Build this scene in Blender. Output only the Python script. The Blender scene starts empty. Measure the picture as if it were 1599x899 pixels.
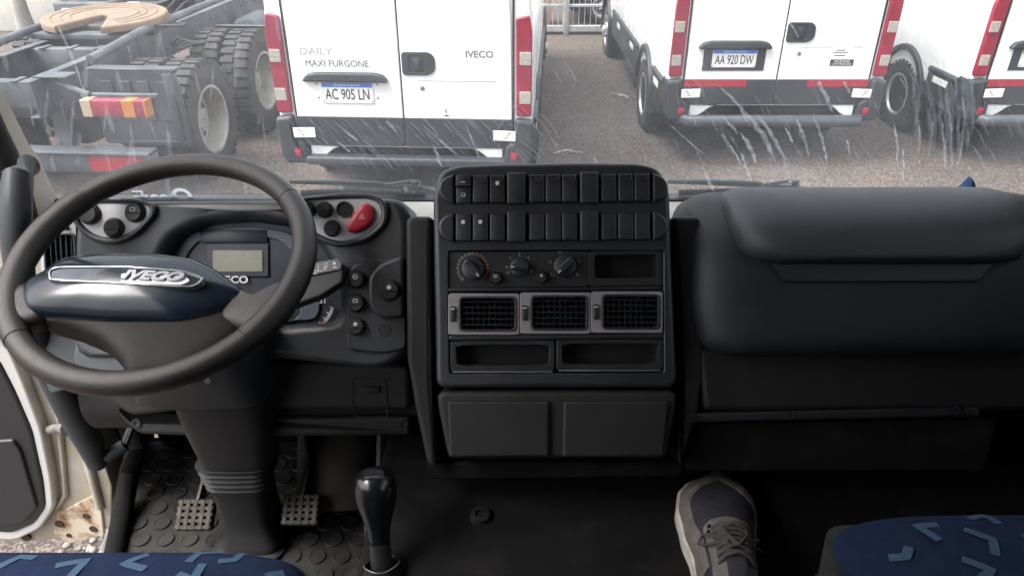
import bpy, bmesh, math, random
from mathutils import Vector, Matrix
R = math.radians
random.seed(7)
scn = bpy.context.scene
COL = scn.collection
# ------------------------------------------------------------------ camera, world, sun, exposure
CAMP = Vector((0, 0, 2.5)); FPX = 1140.0
cd = bpy.data.cameras.new("camera"); cam = bpy.data.objects.new("camera", cd); COL.objects.link(cam)
cam.location = CAMP; cam.rotation_euler = (R(60), 0, 0)
cd.sensor_width = 36; cd.lens = 36 * FPX / 1599; cd.clip_start = 0.02; cd.clip_end = 600
scn.camera = cam
w = bpy.data.worlds.new("World"); scn.world = w; w.use_nodes = True
wn = w.node_tree.nodes; wl = w.node_tree.links
bg = wn['Background']
sky = wn.new('ShaderNodeTexSky'); sky.sky_type = 'NISHITA'; sky.sun_disc = False
SUN_EL, SUN_ROT = 58, -106
sky.sun_elevation = R(SUN_EL); sky.sun_rotation = R(SUN_ROT); sky.dust_density = 5; sky.air_density = 1.2; sky.ozone_density = 0.6
hs = wn.new('ShaderNodeHueSaturation'); hs.inputs['Saturation'].default_value = 0.3
wl.new(sky.outputs[0], hs.inputs['Color']); wl.new(hs.outputs[0], bg.inputs[0])
bg.inputs[1].default_value = 0.15
sd = bpy.data.lights.new("sun", 'SUN'); sd.energy = 1.3; sd.angle = R(35); sd.color = (1, 0.97, 0.93)
sun = bpy.data.objects.new("sun", sd); COL.objects.link(sun)
az = R(SUN_ROT)
sdir = Vector((math.sin(az) * math.cos(R(SUN_EL)), math.cos(az) * math.cos(R(SUN_EL)), math.sin(R(SUN_EL))))
sun.rotation_euler = (-sdir).to_track_quat('-Z', 'Y').to_euler()
scn.view_settings.view_transform = 'Standard'; scn.view_settings.look = 'None'
scn.view_settings.exposure = 1.7; scn.view_settings.gamma = 1
scn.render.engine = 'CYCLES'
scn.cycles.use_denoising = True
scn.cycles.max_bounces = 8; scn.cycles.transparent_max_bounces = 32
scn.cycles.sample_clamp_indirect = 4
scn.cycles.caustics_reflective = False; scn.cycles.caustics_refractive = False

# ------------------------------------------------------------------ frames: real planes the pieces are laid out on
def ray(px, py):
    u = (px - 799.5) / FPX; v = (449.5 - py) / FPX; c = math.cos(R(30)); s = 0.5
    return Vector((u, c + v * s, -s + v * c))
def T(*a): return Matrix.Translation(Vector(a))
def RX(a): return Matrix.Rotation(R(a), 4, 'X')
def RY(a): return Matrix.Rotation(R(a), 4, 'Y')
def RZ(a): return Matrix.Rotation(R(a), 4, 'Z')
I4 = Matrix.Identity(4)
class Fr:      # x right, y up the face, z out of the face towards the cab
    def __init__(s, o, tilt=0, yaw=0): s.M = T(*o) @ RZ(yaw) @ RX(90 - tilt); s.I = s.M.inverted()
    def uv(s, px, py, w=0.0):
        a = s.I @ CAMP; d = (s.I @ (CAMP + ray(px, py))) - a; t = (w - a.z) / d.z
        p = a + d * t; return (p.x, p.y)
    def pts(s, L, w=0.0): return [s.uv(x, y, w) for x, y in L]
def axis_pt(D): return CAMP + Vector((0, math.cos(R(30)), -0.5)) * D
def on_z(px, py, z): d = ray(px, py); return CAMP + d * ((z - CAMP.z) / d.z)
def on_y(px, py, y): d = ray(px, py); return CAMP + d * (y / d.y)
def on_x(px, py, x): d = ray(px, py); return CAMP + d * (x / d.x)

# ------------------------------------------------------------------ materials
MATS = {}
def mat(name, col, rough=0.5, metal=0.0, var=0.0, vscale=8.0, bump=0.0, bscale=200.0, coat=0.0, col2=None, thr=None, spec=0.5):
    if name in MATS: return MATS[name]
    m = bpy.data.materials.new(name); m.use_nodes = True; n = m.node_tree.nodes; l = m.node_tree.links
    b = n['Principled BSDF']; b.inputs['Base Color'].default_value = (*col, 1)
    b.inputs['Roughness'].default_value = rough; b.inputs['Metallic'].default_value = metal
    b.inputs['Coat Weight'].default_value = coat; b.inputs['Specular IOR Level'].default_value = spec
    tc = n.new('ShaderNodeTexCoord')
    if var or col2:
        no = n.new('ShaderNodeTexNoise'); no.inputs['Scale'].default_value = vscale; no.inputs['Detail'].default_value = 6; no.inputs['Roughness'].default_value = 0.65
        l.new(tc.outputs['Object'], no.inputs['Vector'])
        cr = n.new('ShaderNodeValToRGB'); c2 = col2 or tuple(min(1, c * (1 + var)) for c in col); c1 = col if col2 else tuple(c * (1 - var) for c in col)
        a, bb = thr or (0.35, 0.65)
        cr.color_ramp.elements[0].position = a; cr.color_ramp.elements[1].position = bb
        cr.color_ramp.elements[0].color = (*c1, 1); cr.color_ramp.elements[1].color = (*c2, 1)
        l.new(no.outputs['Fac'], cr.inputs['Fac']); l.new(cr.outputs[0], b.inputs['Base Color'])
        mr = n.new('ShaderNodeMapRange'); mr.inputs[3].default_value = max(0.03, rough - 0.08); mr.inputs[4].default_value = min(1, rough + 0.12)
        l.new(no.outputs['Fac'], mr.inputs[0]); l.new(mr.outputs[0], b.inputs['Roughness'])
    if bump:
        nb = n.new('ShaderNodeTexNoise'); nb.inputs['Scale'].default_value = bscale; nb.inputs['Detail'].default_value = 3
        l.new(tc.outputs['Object'], nb.inputs['Vector'])
        bp = n.new('ShaderNodeBump'); bp.inputs['Strength'].default_value = bump; bp.inputs['Distance'].default_value = 0.002
        l.new(nb.outputs['Fac'], bp.inputs['Height']); l.new(bp.outputs[0], b.inputs['Normal'])
    MATS[name] = m; return m
PL = mat('dark_plastic', (0.014, 0.0165, 0.0205), 0.40, spec=0.7, var=0.15, vscale=14, bump=0.25, bscale=900)
PLB = mat('black_plastic', (0.016, 0.017, 0.019), 0.45, var=0.2, vscale=30, bump=0.15, bscale=700)
PLG = mat('grey_blue_plastic', (0.034, 0.040, 0.047), 0.52, spec=0.6, var=0.22, vscale=7, bump=0.25, bscale=900)
LOWP = mat('lower_plastic', (0.010, 0.0095, 0.0105), 0.6, var=0.25, vscale=9, bump=0.3, bscale=600)
BLK = mat('recess_black', (0.006, 0.006, 0.007), 0.8)
SHELF = mat('dash_shelf_grey', (0.55, 0.53, 0.49), 0.65, var=0.15, vscale=10, bump=0.2, bscale=500)
WHL = mat('wheel_leather', (0.015, 0.0118, 0.010), 0.34, var=0.2, vscale=18, bump=0.45, bscale=1100)
HUBG = mat('hub_gloss', (0.006, 0.010, 0.018), 0.20, var=0.2, vscale=6, coat=0.1, spec=0.4)
HUBB = mat('hub_brown', (0.0065, 0.005, 0.0048), 0.6, spec=0.2, var=0.15, vscale=10, bump=0.3, bscale=700)
SILV = mat('satin_silver', (0.42, 0.42, 0.44), 0.42, metal=0.1, var=0.08, vscale=25)
SILD = mat('satin_silver_dull', (0.24, 0.225, 0.235), 0.5, metal=0.1, var=0.1, vscale=25)
CHR = mat('badge_metal', (0.34, 0.35, 0.37), 0.25, metal=0.9, var=0.1, vscale=40)
RED = mat('hazard_red', (0.35, 0.015, 0.03), 0.4, var=0.1, vscale=30)
ICON = mat('icon_white', (0.62, 0.62, 0.60), 0.6)
ICONR = mat('icon_red', (0.45, 0.04, 0.03), 0.6)
ICOND = mat('icon_dim', (0.16, 0.16, 0.16), 0.6)
INSTR = mat('instrument_face', (0.026, 0.030, 0.043), 0.35, var=0.2, vscale=20)
INSTL = mat('instrument_reflection', (0.075, 0.085, 0.115), 0.4)  # lavender tint brightened to stand in for the reflection on the instrument glass
LCD = mat('lcd_grey', (0.22, 0.22, 0.18), 0.25, var=0.05, vscale=20)
BEIG = mat('pillar_beige', (0.60, 0.56, 0.49), 0.65, var=0.12, vscale=7, bump=0.2, bscale=500)
CREAM = mat('cream_paint', (0.34, 0.30, 0.22), 0.35, col2=(0.44, 0.41, 0.36), vscale=6, thr=(0.35, 0.6))
RUST = mat('rusty_cream', (0.24, 0.11, 0.045), 0.7, col2=(0.62, 0.54, 0.42), vscale=22, thr=(0.38, 0.55))
DOORW = mat('door_white', (0.62, 0.61, 0.59), 0.35, var=0.06, vscale=9)
RUB = mat('black_rubber', (0.011, 0.011, 0.012), 0.65, var=0.3, vscale=15, bump=0.3, bscale=300)
MAT_R = mat('mat_rubber', (0.009, 0.009, 0.0095), 0.5, col2=(0.034, 0.030, 0.026), vscale=11, bump=0.4, bscale=350, thr=(0.4, 0.75))
CARP = mat('floor_dark', (0.006, 0.006, 0.007), 0.9, spec=0.2, col2=(0.020, 0.018, 0.016), thr=(0.5, 0.8), vscale=14, bump=0.5, bscale=400)
SEAT = mat('seat_blue', (0.009, 0.019, 0.053), 0.9, var=0.22, vscale=60, bump=0.8, bscale=1400, spec=0.2)
SEATL = mat('seat_motif', (0.045, 0.080, 0.130), 0.9, var=0.25, vscale=400, spec=0.2)
SEATS = mat('seat_side', (0.016, 0.017, 0.015), 0.7, var=0.15, vscale=20)
PEDM = mat('pedal_metal', (0.020, 0.017, 0.013), 0.7, metal=0.2, col2=(0.075, 0.066, 0.052), vscale=90, thr=(0.4, 0.65))
STEEL = mat('dull_steel', (0.30, 0.29, 0.28), 0.45, metal=0.6, var=0.3, vscale=30)
VW = mat('van_white', (0.86, 0.87, 0.87), 0.25, var=0.02, vscale=3, coat=0.3)
VB = mat('van_band', (0.028, 0.032, 0.038), 0.5, var=0.25, vscale=5, bump=0.2, bscale=300)
VBL = mat('van_step', (0.055, 0.063, 0.073), 0.45, var=0.2, vscale=6)
VRED = mat('tail_red', (0.26, 0.006, 0.03), 0.3, var=0.2, vscale=12, coat=0.4)
VLENS = mat('clear_lens', (0.42, 0.40, 0.36), 0.25, var=0.2, vscale=60)
REFR = mat('reflector_red', (0.36, 0.012, 0.03), 0.4, var=0.1, vscale=30)
AMB = mat('amber_lens', (0.45, 0.16, 0.02), 0.35)
WHT = mat('white_sticker', (0.80, 0.80, 0.78), 0.5, var=0.06, vscale=30)
PBLUE = mat('plate_blue', (0.05, 0.19, 0.60), 0.4)
INK = mat('ink_black', (0.02, 0.02, 0.022), 0.5)
GREYL = mat('lettering_grey', (0.22, 0.23, 0.25), 0.3, metal=0.3)
TYRE = mat('tyre', (0.026, 0.026, 0.027), 0.8, col2=(0.070, 0.065, 0.060), vscale=7, bump=0.4, bscale=60, thr=(0.4, 0.8))
RIM = mat('wheel_rim', (0.40, 0.39, 0.36), 0.4, metal=0.3, col2=(0.22, 0.19, 0.16), vscale=7, thr=(0.5, 0.8))
RIMV = mat('van_rim', (0.50, 0.50, 0.50), 0.35, metal=0.4, var=0.15, vscale=9)
CHAS = mat('chassis_grey', (0.055, 0.063, 0.075), 0.55, col2=(0.15, 0.16, 0.17), vscale=4, thr=(0.4, 0.75), bump=0.3, bscale=60)
CHAD = mat('chassis_dark', (0.02, 0.021, 0.023), 0.6, col2=(0.06, 0.06, 0.06), vscale=6, thr=(0.45, 0.8))
FIFTH = mat('fifth_wheel_dust', (0.22, 0.155, 0.105), 0.75, col2=(0.06, 0.04, 0.03), vscale=7, thr=(0.5, 0.8), bump=0.3, bscale=40)
MUDG = mat('mudguard_grey', (0.040, 0.048, 0.058), 0.5, col2=(0.085, 0.092, 0.10), vscale=5, thr=(0.4, 0.75))
GALV = mat('galvanised', (0.50, 0.51, 0.52), 0.45, metal=0.4, var=0.15, vscale=12)
CONC = mat('concrete', (0.36, 0.34, 0.31), 0.85, var=0.2, vscale=3, bump=0.5, bscale=40)
WALLW = mat('wall_white', (0.70, 0.68, 0.63), 0.85, var=0.12, vscale=2)
BRICK = mat('brick_pink', (0.38, 0.25, 0.20), 0.85, col2=(0.50, 0.38, 0.32), vscale=9, bump=0.5, bscale=50)
CARD = mat('car_dark', (0.02, 0.024, 0.03), 0.25, var=0.2, vscale=5, coat=0.4)
CLOTH = mat('blue_cloth', (0.06, 0.13, 0.30), 0.85, var=0.3, vscale=60, bump=0.6, bscale=500)
SUEDE = mat('shoe_suede', (0.19, 0.172, 0.152), 0.95, var=0.22, vscale=45, bump=0.9, bscale=900, spec=0.2)
MESHF = mat('shoe_mesh', (0.052, 0.050, 0.062), 0.85, var=0.18, vscale=90, bump=0.9, bscale=1300, spec=0.2)
SOLE = mat('shoe_sole', (0.60, 0.56, 0.50), 0.75, col2=(0.27, 0.24, 0.205), vscale=30, thr=(0.45, 0.8), bump=0.3, bscale=300)
LACE = mat('shoe_lace', (0.075, 0.068, 0.062), 0.95, var=0.2, vscale=200, bump=0.6, bscale=1500)
DENIM = mat('trouser', (0.03, 0.035, 0.05), 0.95, var=0.2, vscale=80)

def gravel_mat():
    m = bpy.data.materials.new('gravel'); m.use_nodes = True; n = m.node_tree.nodes; l = m.node_tree.links; b = n['Principled BSDF']
    tc = n.new('ShaderNodeTexCoord')
    def noise(sc, det=5, rg=0.6):
        x = n.new('ShaderNodeTexNoise'); x.inputs['Scale'].default_value = sc; x.inputs['Detail'].default_value = det; x.inputs['Roughness'].default_value = rg
        l.new(tc.outputs['Object'], x.inputs['Vector']); return x
    v = n.new('ShaderNodeTexVoronoi'); v.inputs['Scale'].default_value = 85; l.new(tc.outputs['Object'], v.inputs['Vector'])
    big = noise(0.55); mid = noise(14, 8, 0.75)
    cr = n.new('ShaderNodeValToRGB'); e = cr.color_ramp.elements
    e[0].position = 0.34; e[0].color = (0.05, 0.038, 0.034, 1); e[1].position = 0.68; e[1].color = (0.18, 0.145, 0.125, 1)
    x = cr.color_ramp.elements.new(0.5); x.color = (0.062, 0.048, 0.041, 1)
    mx = n.new('ShaderNodeMath'); mx.operation = 'MULTIPLY_ADD'; mx.inputs[1].default_value = 0.45; l.new(mid.outputs['Fac'], mx.inputs[0])
    sep = n.new('ShaderNodeSeparateColor'); l.new(v.outputs['Color'], sep.inputs[0])
    m2 = n.new('ShaderNodeMath'); m2.operation = 'MULTIPLY'; m2.inputs[1].default_value = 0.34; l.new(sep.outputs[0], m2.inputs[0])
    m3 = n.new('ShaderNodeMath'); m3.operation = 'MULTIPLY_ADD'; m3.inputs[1].default_value = 0.30; l.new(big.outputs['Fac'], m3.inputs[0]); l.new(m2.outputs[0], m3.inputs[2])
    l.new(m3.outputs[0], mx.inputs[2]); l.new(mx.outputs[0], cr.inputs['Fac']); l.new(cr.outputs[0], b.inputs['Base Color'])
    b.inputs['Roughness'].default_value = 0.85
    bp = n.new('ShaderNodeBump'); bp.inputs['Strength'].default_value = 0.9; bp.inputs['Distance'].default_value = 0.02
    l.new(mx.outputs[0], bp.inputs['Height']); l.new(bp.outputs[0], b.inputs['Normal'])
    return m
GRAV = gravel_mat()

def glass_mat(name, base, blot, scale=(2.2, 2.2, 2.2), spots=True, attr=False):
    m = bpy.data.materials.new(name); m.use_nodes = True; n = m.node_tree.nodes; l = m.node_tree.links
    n.remove(n['Principled BSDF']); out = n['Material Output']
    tc = n.new('ShaderNodeTexCoord'); mp = n.new('ShaderNodeMapping'); mp.inputs['Scale'].default_value = scale; l.new(tc.outputs['Object'], mp.inputs[0])
    n1 = n.new('ShaderNodeTexNoise'); n1.inputs['Scale'].default_value = 1.6; n1.inputs['Detail'].default_value = 7; n1.inputs['Roughness'].default_value = 0.62; l.new(mp.outputs[0], n1.inputs['Vector'])
    mr = n.new('ShaderNodeMapRange'); mr.inputs[1].default_value = 0.35; mr.inputs[2].default_value = 0.75; mr.inputs[3].default_value = base; mr.inputs[4].default_value = base + blot; l.new(n1.outputs['Fac'], mr.inputs[0])
    fac = mr.outputs[0]
    if spots:
        v = n.new('ShaderNodeTexVoronoi'); v.inputs['Scale'].default_value = 95; l.new(tc.outputs['Object'], v.inputs['Vector'])
        n2 = n.new('ShaderNodeTexNoise'); n2.inputs['Scale'].default_value = 9; l.new(tc.outputs['Object'], n2.inputs['Vector'])
        a = n.new('ShaderNodeMapRange'); a.inputs[1].default_value = 0.10; a.inputs[2].default_value = 0.04; a.inputs[3].default_value = 0; a.inputs[4].default_value = 0.22; l.new(v.outputs['Distance'], a.inputs[0])
        bq = n.new('ShaderNodeMapRange'); bq.inputs[1].default_value = 0.5; bq.inputs[2].default_value = 0.62; l.new(n2.outputs['Fac'], bq.inputs[0])
        mu = n.new('ShaderNodeMath'); mu.operation = 'MULTIPLY'; l.new(a.outputs[0], mu.inputs[0]); l.new(bq.outputs[0], mu.inputs[1])
        ad = n.new('ShaderNodeMath'); ad.operation = 'ADD'; l.new(mu.outputs[0], ad.inputs[0]); l.new(fac, ad.inputs[1]); fac = ad.outputs[0]
    if attr:
        at = n.new('ShaderNodeAttribute'); at.attribute_name = 'film'; mu = n.new('ShaderNodeMath'); mu.operation = 'MULTIPLY'; l.new(at.outputs['Fac'], mu.inputs[0]); l.new(fac, mu.inputs[1]); fac = mu.outputs[0]
    tr = n.new('ShaderNodeBsdfTransparent'); tr.inputs[0].default_value = (0.97, 0.985, 0.985, 1)
    tl = n.new('ShaderNodeBsdfTranslucent'); tl.inputs[0].default_value = (0.86, 0.88, 0.92, 1)
    df = n.new('ShaderNodeBsdfDiffuse'); df.inputs[0].default_value = (0.7, 0.7, 0.72, 1)
    md = n.new('ShaderNodeMixShader'); md.inputs[0].default_value = 0.2; l.new(tl.outputs[0], md.inputs[1]); l.new(df.outputs[0], md.inputs[2])
    gl = n.new('ShaderNodeBsdfGlossy'); gl.inputs['Roughness'].default_value = 0.03
    fr = n.new('ShaderNodeFresnel'); fr.inputs[0].default_value = 1.35
    mg = n.new('ShaderNodeMixShader'); l.new(fr.outputs[0], mg.inputs[0]); l.new(tr.outputs[0], mg.inputs[1]); l.new(gl.outputs[0], mg.inputs[2])
    mx = n.new('ShaderNodeMixShader'); l.new(fac, mx.inputs[0]); l.new(mg.outputs[0], mx.inputs[1]); l.new(md.outputs[0], mx.inputs[2]); l.new(mx.outputs[0], out.inputs[0])
    return m
GLASS = glass_mat('dirty_glass', 0.055, 0.12)
STREAK = glass_mat('dried_streak', 0.30, 0.50, scale=(30, 30, 6), spots=False, attr=True)
STREAKD = glass_mat('faint_streak', 0.07, 0.26, scale=(22, 22, 5), spots=False, attr=True)
WINDOW = glass_mat('side_glass', 0.03, 0.03)

# ------------------------------------------------------------------ mesh helpers
def rrect(x0, y0, x1, y1, r, n=5):
    P = []
    for cx, cy, a0 in ((x1 - r, y1 - r, 0), (x0 + r, y1 - r, 90), (x0 + r, y0 + r, 180), (x1 - r, y0 + r, 270)):
        for k in range(n + 1):
            a = R(a0 + 90 * k / n); P.append((cx + r * math.cos(a), cy + r * math.sin(a)))
    return P
def rounded(P, r, n=4):           # round the corners of any outline
    Q = []; m = len(P)
    for i in range(m):
        a = Vector(P[i - 1]); b = Vector(P[i]); c = Vector(P[(i + 1) % m])
        d1 = a - b; d2 = c - b; k = min(r, d1.length * 0.45, d2.length * 0.45)
        p = b + d1.normalized() * k; q = b + d2.normalized() * k
        for j in range(n + 1):
            t = j / n; Q.append(tuple(p * (1 - t) ** 2 + b * 2 * t * (1 - t) + q * t * t))
    return Q
def ccw(P):
    a = sum(P[i - 1][0] * P[i][1] - P[i][0] * P[i - 1][1] for i in range(len(P)))
    return P if a > 0 else P[::-1]
def bxf(bm, vs, M):
    if M is not None: bmesh.ops.transform(bm, matrix=M, verts=vs)
def box(bm, c, s, bev=0.0, seg=2, M=None, mi=0):
    r = bmesh.ops.create_cube(bm, size=1); vs = r['verts']
    for v in vs: v.co = Vector((v.co.x * s[0] + c[0], v.co.y * s[1] + c[1], v.co.z * s[2] + c[2]))
    fs = {f for v in vs for f in v.link_faces}
    if bev > 0:
        es = list({e for v in vs for e in v.link_edges})
        q = bmesh.ops.bevel(bm, geom=es, offset=min(bev, min(s) * 0.49), segments=seg, profile=0.5, affect='EDGES')
        vs = q['verts']; fs = set(q['faces'])
        fs |= {f for v in vs for f in v.link_faces}; vs = list({v for f in fs for v in f.verts})
    for f in fs: f.material_index = mi
    bxf(bm, vs, M)
def inset(P, d):
    n = len(P); Q = []
    for i in range(n):
        a, b, c = Vector(P[i - 1]), Vector(P[i]), Vector(P[(i + 1) % n])
        e1 = b - a; e2 = c - b
        e1 = e1.normalized() if e1.length > 1e-9 else e2.normalized(); e2 = e2.normalized() if e2.length > 1e-9 else e1
        n1 = Vector((-e1.y, e1.x)); n2 = Vector((-e2.y, e2.x)); m = n1 + n2
        m = m.normalized() if m.length > 1e-6 else n1
        Q.append(b + m * (d / max(0.5, m.dot(n1))))
    for _ in range(4):
        for i in range(n):
            k = (i + 1) % n
            if (Q[k] - Q[i]).dot(Vector(P[k]) - Vector(P[i])) < 0: mid = (Q[k] + Q[i]) / 2; Q[i] = mid.copy(); Q[k] = mid.copy()
    return [(q.x, q.y) for q in Q]
def prism(bm, P, w0, w1, bev=0.0, seg=3, M=None, mi=0, both=False):
    P = ccw(P); n = len(P); R_ = []
    bev = min(bev, abs(w1 - w0) * (0.49 if both else 0.98))
    if both and bev > 0:
        for k in range(seg, 0, -1): a = math.pi / 2 * k / seg; R_.append((inset(P, bev * (1 - math.cos(a))), w0 + bev * (1 - math.sin(a))))
        R_.append((P, w0 + bev))
    else: R_.append((P, w0))
    if bev > 0:
        for k in range(0, seg + 1): a = math.pi / 2 * k / seg; R_.append((inset(P, bev * (1 - math.cos(a))) if k else P, w1 - bev * (1 - math.sin(a))))
    else: R_.append((P, w1))
    if bev > 0 and not both: R_.append((inset(P, bev * 1.12), w1))
    rows = [[bm.verts.new((x, y, z)) for x, y in Q] for Q, z in R_]; fs = []
    for a in range(len(rows) - 1):
        for i in range(n): fs.append(bm.faces.new((rows[a][i], rows[a][(i + 1) % n], rows[a + 1][(i + 1) % n], rows[a + 1][i])))
    fs.append(bm.faces.new(rows[-1])); fs.append(bm.faces.new(rows[0][::-1]))
    for f in fs: f.material_index = mi
    bxf(bm, [v for r in rows for v in r], M)
def resample(P, c, n):
    out = []; m = len(P)
    for k in range(n):
        a = 2 * math.pi * k / n + 0.0131; d = (math.cos(a), math.sin(a)); best = None
        for i in range(m):
            x1, y1 = P[i - 1][0] - c[0], P[i - 1][1] - c[1]; x2, y2 = P[i][0] - c[0], P[i][1] - c[1]
            ex, ey = x2 - x1, y2 - y1; den = d[0] * ey - d[1] * ex
            if abs(den) < 1e-12: continue
            t = (x1 * ey - y1 * ex) / den; s = (x1 * d[1] - y1 * d[0]) / den
            if t > 0 and -1e-6 <= s <= 1 + 1e-6 and (best is None or t > best): best = t
        out.append((c[0] + d[0] * best, c[1] + d[1] * best))
    return out
def ring(bm, outer, inner, w0, w1, bev=0.0, n=72, M=None, c=None, mi=0, winner=None, ib=None):
    if c is None: c = (sum(p[0] for p in inner) / len(inner), sum(p[1] for p in inner) / len(inner))
    O = resample(outer, c, n); N = resample(inner, c, n); wi = w1 if winner is None else winner
    ib = bev if ib is None else ib
    prof = [(1, 0, w0)] + [(1, bev * (1 - math.cos(math.pi / 2 * q / 4)), w1 - bev * (1 - math.sin(math.pi / 2 * q / 4))) for q in range(5)] + [(1, bev * 1.15, w1), (0, -ib * 1.3, wi), (0, -ib, wi), (0, -ib * .3, wi - ib * .3), (0, 0, wi - ib), (0, 0, w0)] if bev else [(1, 0, w0), (1, 0, w1), (0, 0, wi), (0, 0, w0)]
    rows = []
    for side, off, z in prof:
        row = []
        for k in range(n):
            x, y = O[k] if side else N[k]
            d = Vector((x - c[0], y - c[1])); L = d.length; d = d / L * (L - off)
            row.append(bm.verts.new((c[0] + d.x, c[1] + d.y, z)))
        rows.append(row)
    vs = [v for r in rows for v in r]
    for a in range(len(rows) - 1):
        for k in range(n):
            f = bm.faces.new((rows[a][k], rows[a][(k + 1) % n], rows[a + 1][(k + 1) % n], rows[a + 1][k])); f.material_index = mi
    bxf(bm, vs, M)
def lathe(bm, prof, n=32, M=None, mi=0, caps=True):     # prof: (radius, height) about z
    rows = [[bm.verts.new((r * math.cos(2 * math.pi * k / n), r * math.sin(2 * math.pi * k / n), h)) for k in range(n)] for r, h in prof]
    for a in range(len(rows) - 1):
        for k in range(n): bm.faces.new((rows[a][k], rows[a][(k + 1) % n], rows[a + 1][(k + 1) % n], rows[a + 1][k])).material_index = mi
    if caps:
        bm.faces.new(rows[0][::-1]).material_index = mi; bm.faces.new(rows[-1]).material_index = mi
    bxf(bm, [v for r in rows for v in r], M)
def tube(bm, P, r, n=10, closed=False, mi=0, flat=(1, 1), up=Vector((0, 0, 1)), M=None):
    P = [Vector(p) for p in P]; m = len(P); rows = []
    for i, p in enumerate(P):
        a = P[i - 1] if (i > 0 or closed) else P[i]; b = P[(i + 1) % m] if (i < m - 1 or closed) else P[i]
        t = (b - a).normalized(); s = t.cross(up)
        if s.length < 1e-4: s = t.cross(Vector((1, 0, 0)))
        s.normalize(); q = s.cross(t); rr = r[i] if isinstance(r, (list, tuple)) else r
        rows.append([bm.verts.new(p + s * (math.cos(2 * math.pi * k / n) * rr * flat[0]) + q * (math.sin(2 * math.pi * k / n) * rr * flat[1])) for k in range(n)])
    for i in range(m if closed else m - 1):
        A = rows[i]; B = rows[(i + 1) % m]
        for k in range(n): bm.faces.new((A[k], A[(k + 1) % n], B[(k + 1) % n], B[k])).material_index = mi
    if not closed:
        bm.faces.new(rows[0][::-1]).material_index = mi; bm.faces.new(rows[-1]).material_index = mi
    bxf(bm, [v for r_ in rows for v in r_], M)
def loft(bm, secs, M=None, mi=0, caps=True, closed=True):
    rows = [[bm.verts.new(p) for p in s] for s in secs]; n = len(rows[0])
    for a in range(len(rows) - 1):
        for k in range(n if closed else n - 1): bm.faces.new((rows[a][k], rows[a][(k + 1) % n], rows[a + 1][(k + 1) % n], rows[a + 1][k])).material_index = mi
    if caps and closed: bm.faces.new(rows[0][::-1]); bm.faces.new(rows[-1])
    bxf(bm, [v for r in rows for v in r], M)
def pillow(bm, outline, W, w0=0.0, pw=4.0, rings=10, n=96, c=None, back=None, M=None, lean=0.0):
    """domed cushion over an outline: height falls from W at the middle to w0 at the rim"""
    if c is None: c = (sum(p[0] for p in outline) / len(outline), sum(p[1] for p in outline) / len(outline))
    O = resample(outline, c, n); rows = []
    H = max(p[1] for p in outline) - c[1]
    for j in range(rings + 1):
        s = math.sin(math.pi / 2 * (1 - j / rings)) if j < rings else 0.02
        h = (1 - s ** pw) ** (1 / 2.0)
        rows.append([bm.verts.new((c[0] + (x - c[0]) * s, c[1] + (y - c[1]) * s, w0 + (W - w0) * h - lean * max(0, (y - c[1]) * s / H) ** 2)) for x, y in O])
    if back is not None: rows.insert(0, [bm.verts.new((x, y, back)) for x, y in O])
    for a in range(len(rows) - 1):
        for k in range(n): bm.faces.new((rows[a][k], rows[a][(k + 1) % n], rows[a + 1][(k + 1) % n], rows[a + 1][k]))
    bm.faces.new(rows[-1])
    bxf(bm, [v for r in rows for v in r], M)
def text_bm(bm, s, size, c, ext=0.0008, M=None, mi=0, mirror=False, wide=1.0, shear=0.0, weight=0.0):
    cu = bpy.data.curves.new('t', 'FONT'); cu.body = s; cu.size = size; cu.extrude = ext; cu.align_x = 'CENTER'; cu.align_y = 'CENTER'
    cu.shear = shear; cu.offset = weight; cu.resolution_u = 3
    o = bpy.data.objects.new('t', cu); COL.objects.link(o); bpy.context.view_layer.update()
    me = bpy.data.meshes.new_from_object(o.evaluated_get(bpy.context.evaluated_depsgraph_get()))
    bpy.data.objects.remove(o); bpy.data.curves.remove(cu)
    k = len(bm.verts); bm.from_mesh(me); bpy.data.meshes.remove(me); bm.verts.ensure_lookup_table()
    vs = bm.verts[k:]
    sx = -wide if mirror else wide
    for v in vs: v.co = Vector((v.co.x * sx + c[0], v.co.y + c[1], v.co.z + c[2]))
    fs = {f for v in vs for f in v.link_faces}
    for f in fs: f.material_index = mi
    if mirror: bmesh.ops.reverse_faces(bm, faces=list(fs))
    bxf(bm, vs, M)

WM = {}
def thing(name, label, cat, M=None, loc=None, group=None, kind=None):
    o = bpy.data.objects.new(name, None); COL.objects.link(o); o.empty_display_size = 0.1
    M = M if M is not None else T(*(loc or (0, 0, 0)))
    o.matrix_world = M; WM[o] = M.copy(); tag(o, label, cat, group, kind); return o
def tag(o, label=None, cat=None, group=None, kind=None):
    if label: o['label'] = label
    if cat: o['category'] = cat
    if group: o['group'] = group
    if kind: o['kind'] = kind
def part(name, bm, m, parent=None, M=None, smooth=38, recalc=True, origin=None, label=None):
    """one mesh object; bm is in frame M (world if None)"""
    M = M if M is not None else I4
    if recalc: bmesh.ops.recalc_face_normals(bm, faces=bm.faces)
    if parent is not None: base = WM[parent]
    else: base = T(*(origin or (0, 0, 0)))
    X = base.inverted() @ M
    bmesh.ops.transform(bm, matrix=X, verts=bm.verts)
    me = bpy.data.meshes.new(name); bm.to_mesh(me); bm.free()
    for x in (m if isinstance(m, (list, tuple)) else [m]): me.materials.append(x)
    for p in me.polygons: p.use_smooth = True
    me.set_sharp_from_angle(angle=R(smooth))
    o = bpy.data.objects.new(name, me); COL.objects.link(o)
    if parent is not None: o.parent = parent; WM[o] = WM[parent]
    else: o.matrix_world = base; WM[o] = base
    if label: o['label'] = label
    return o
def NB(): return bmesh.new()

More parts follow.
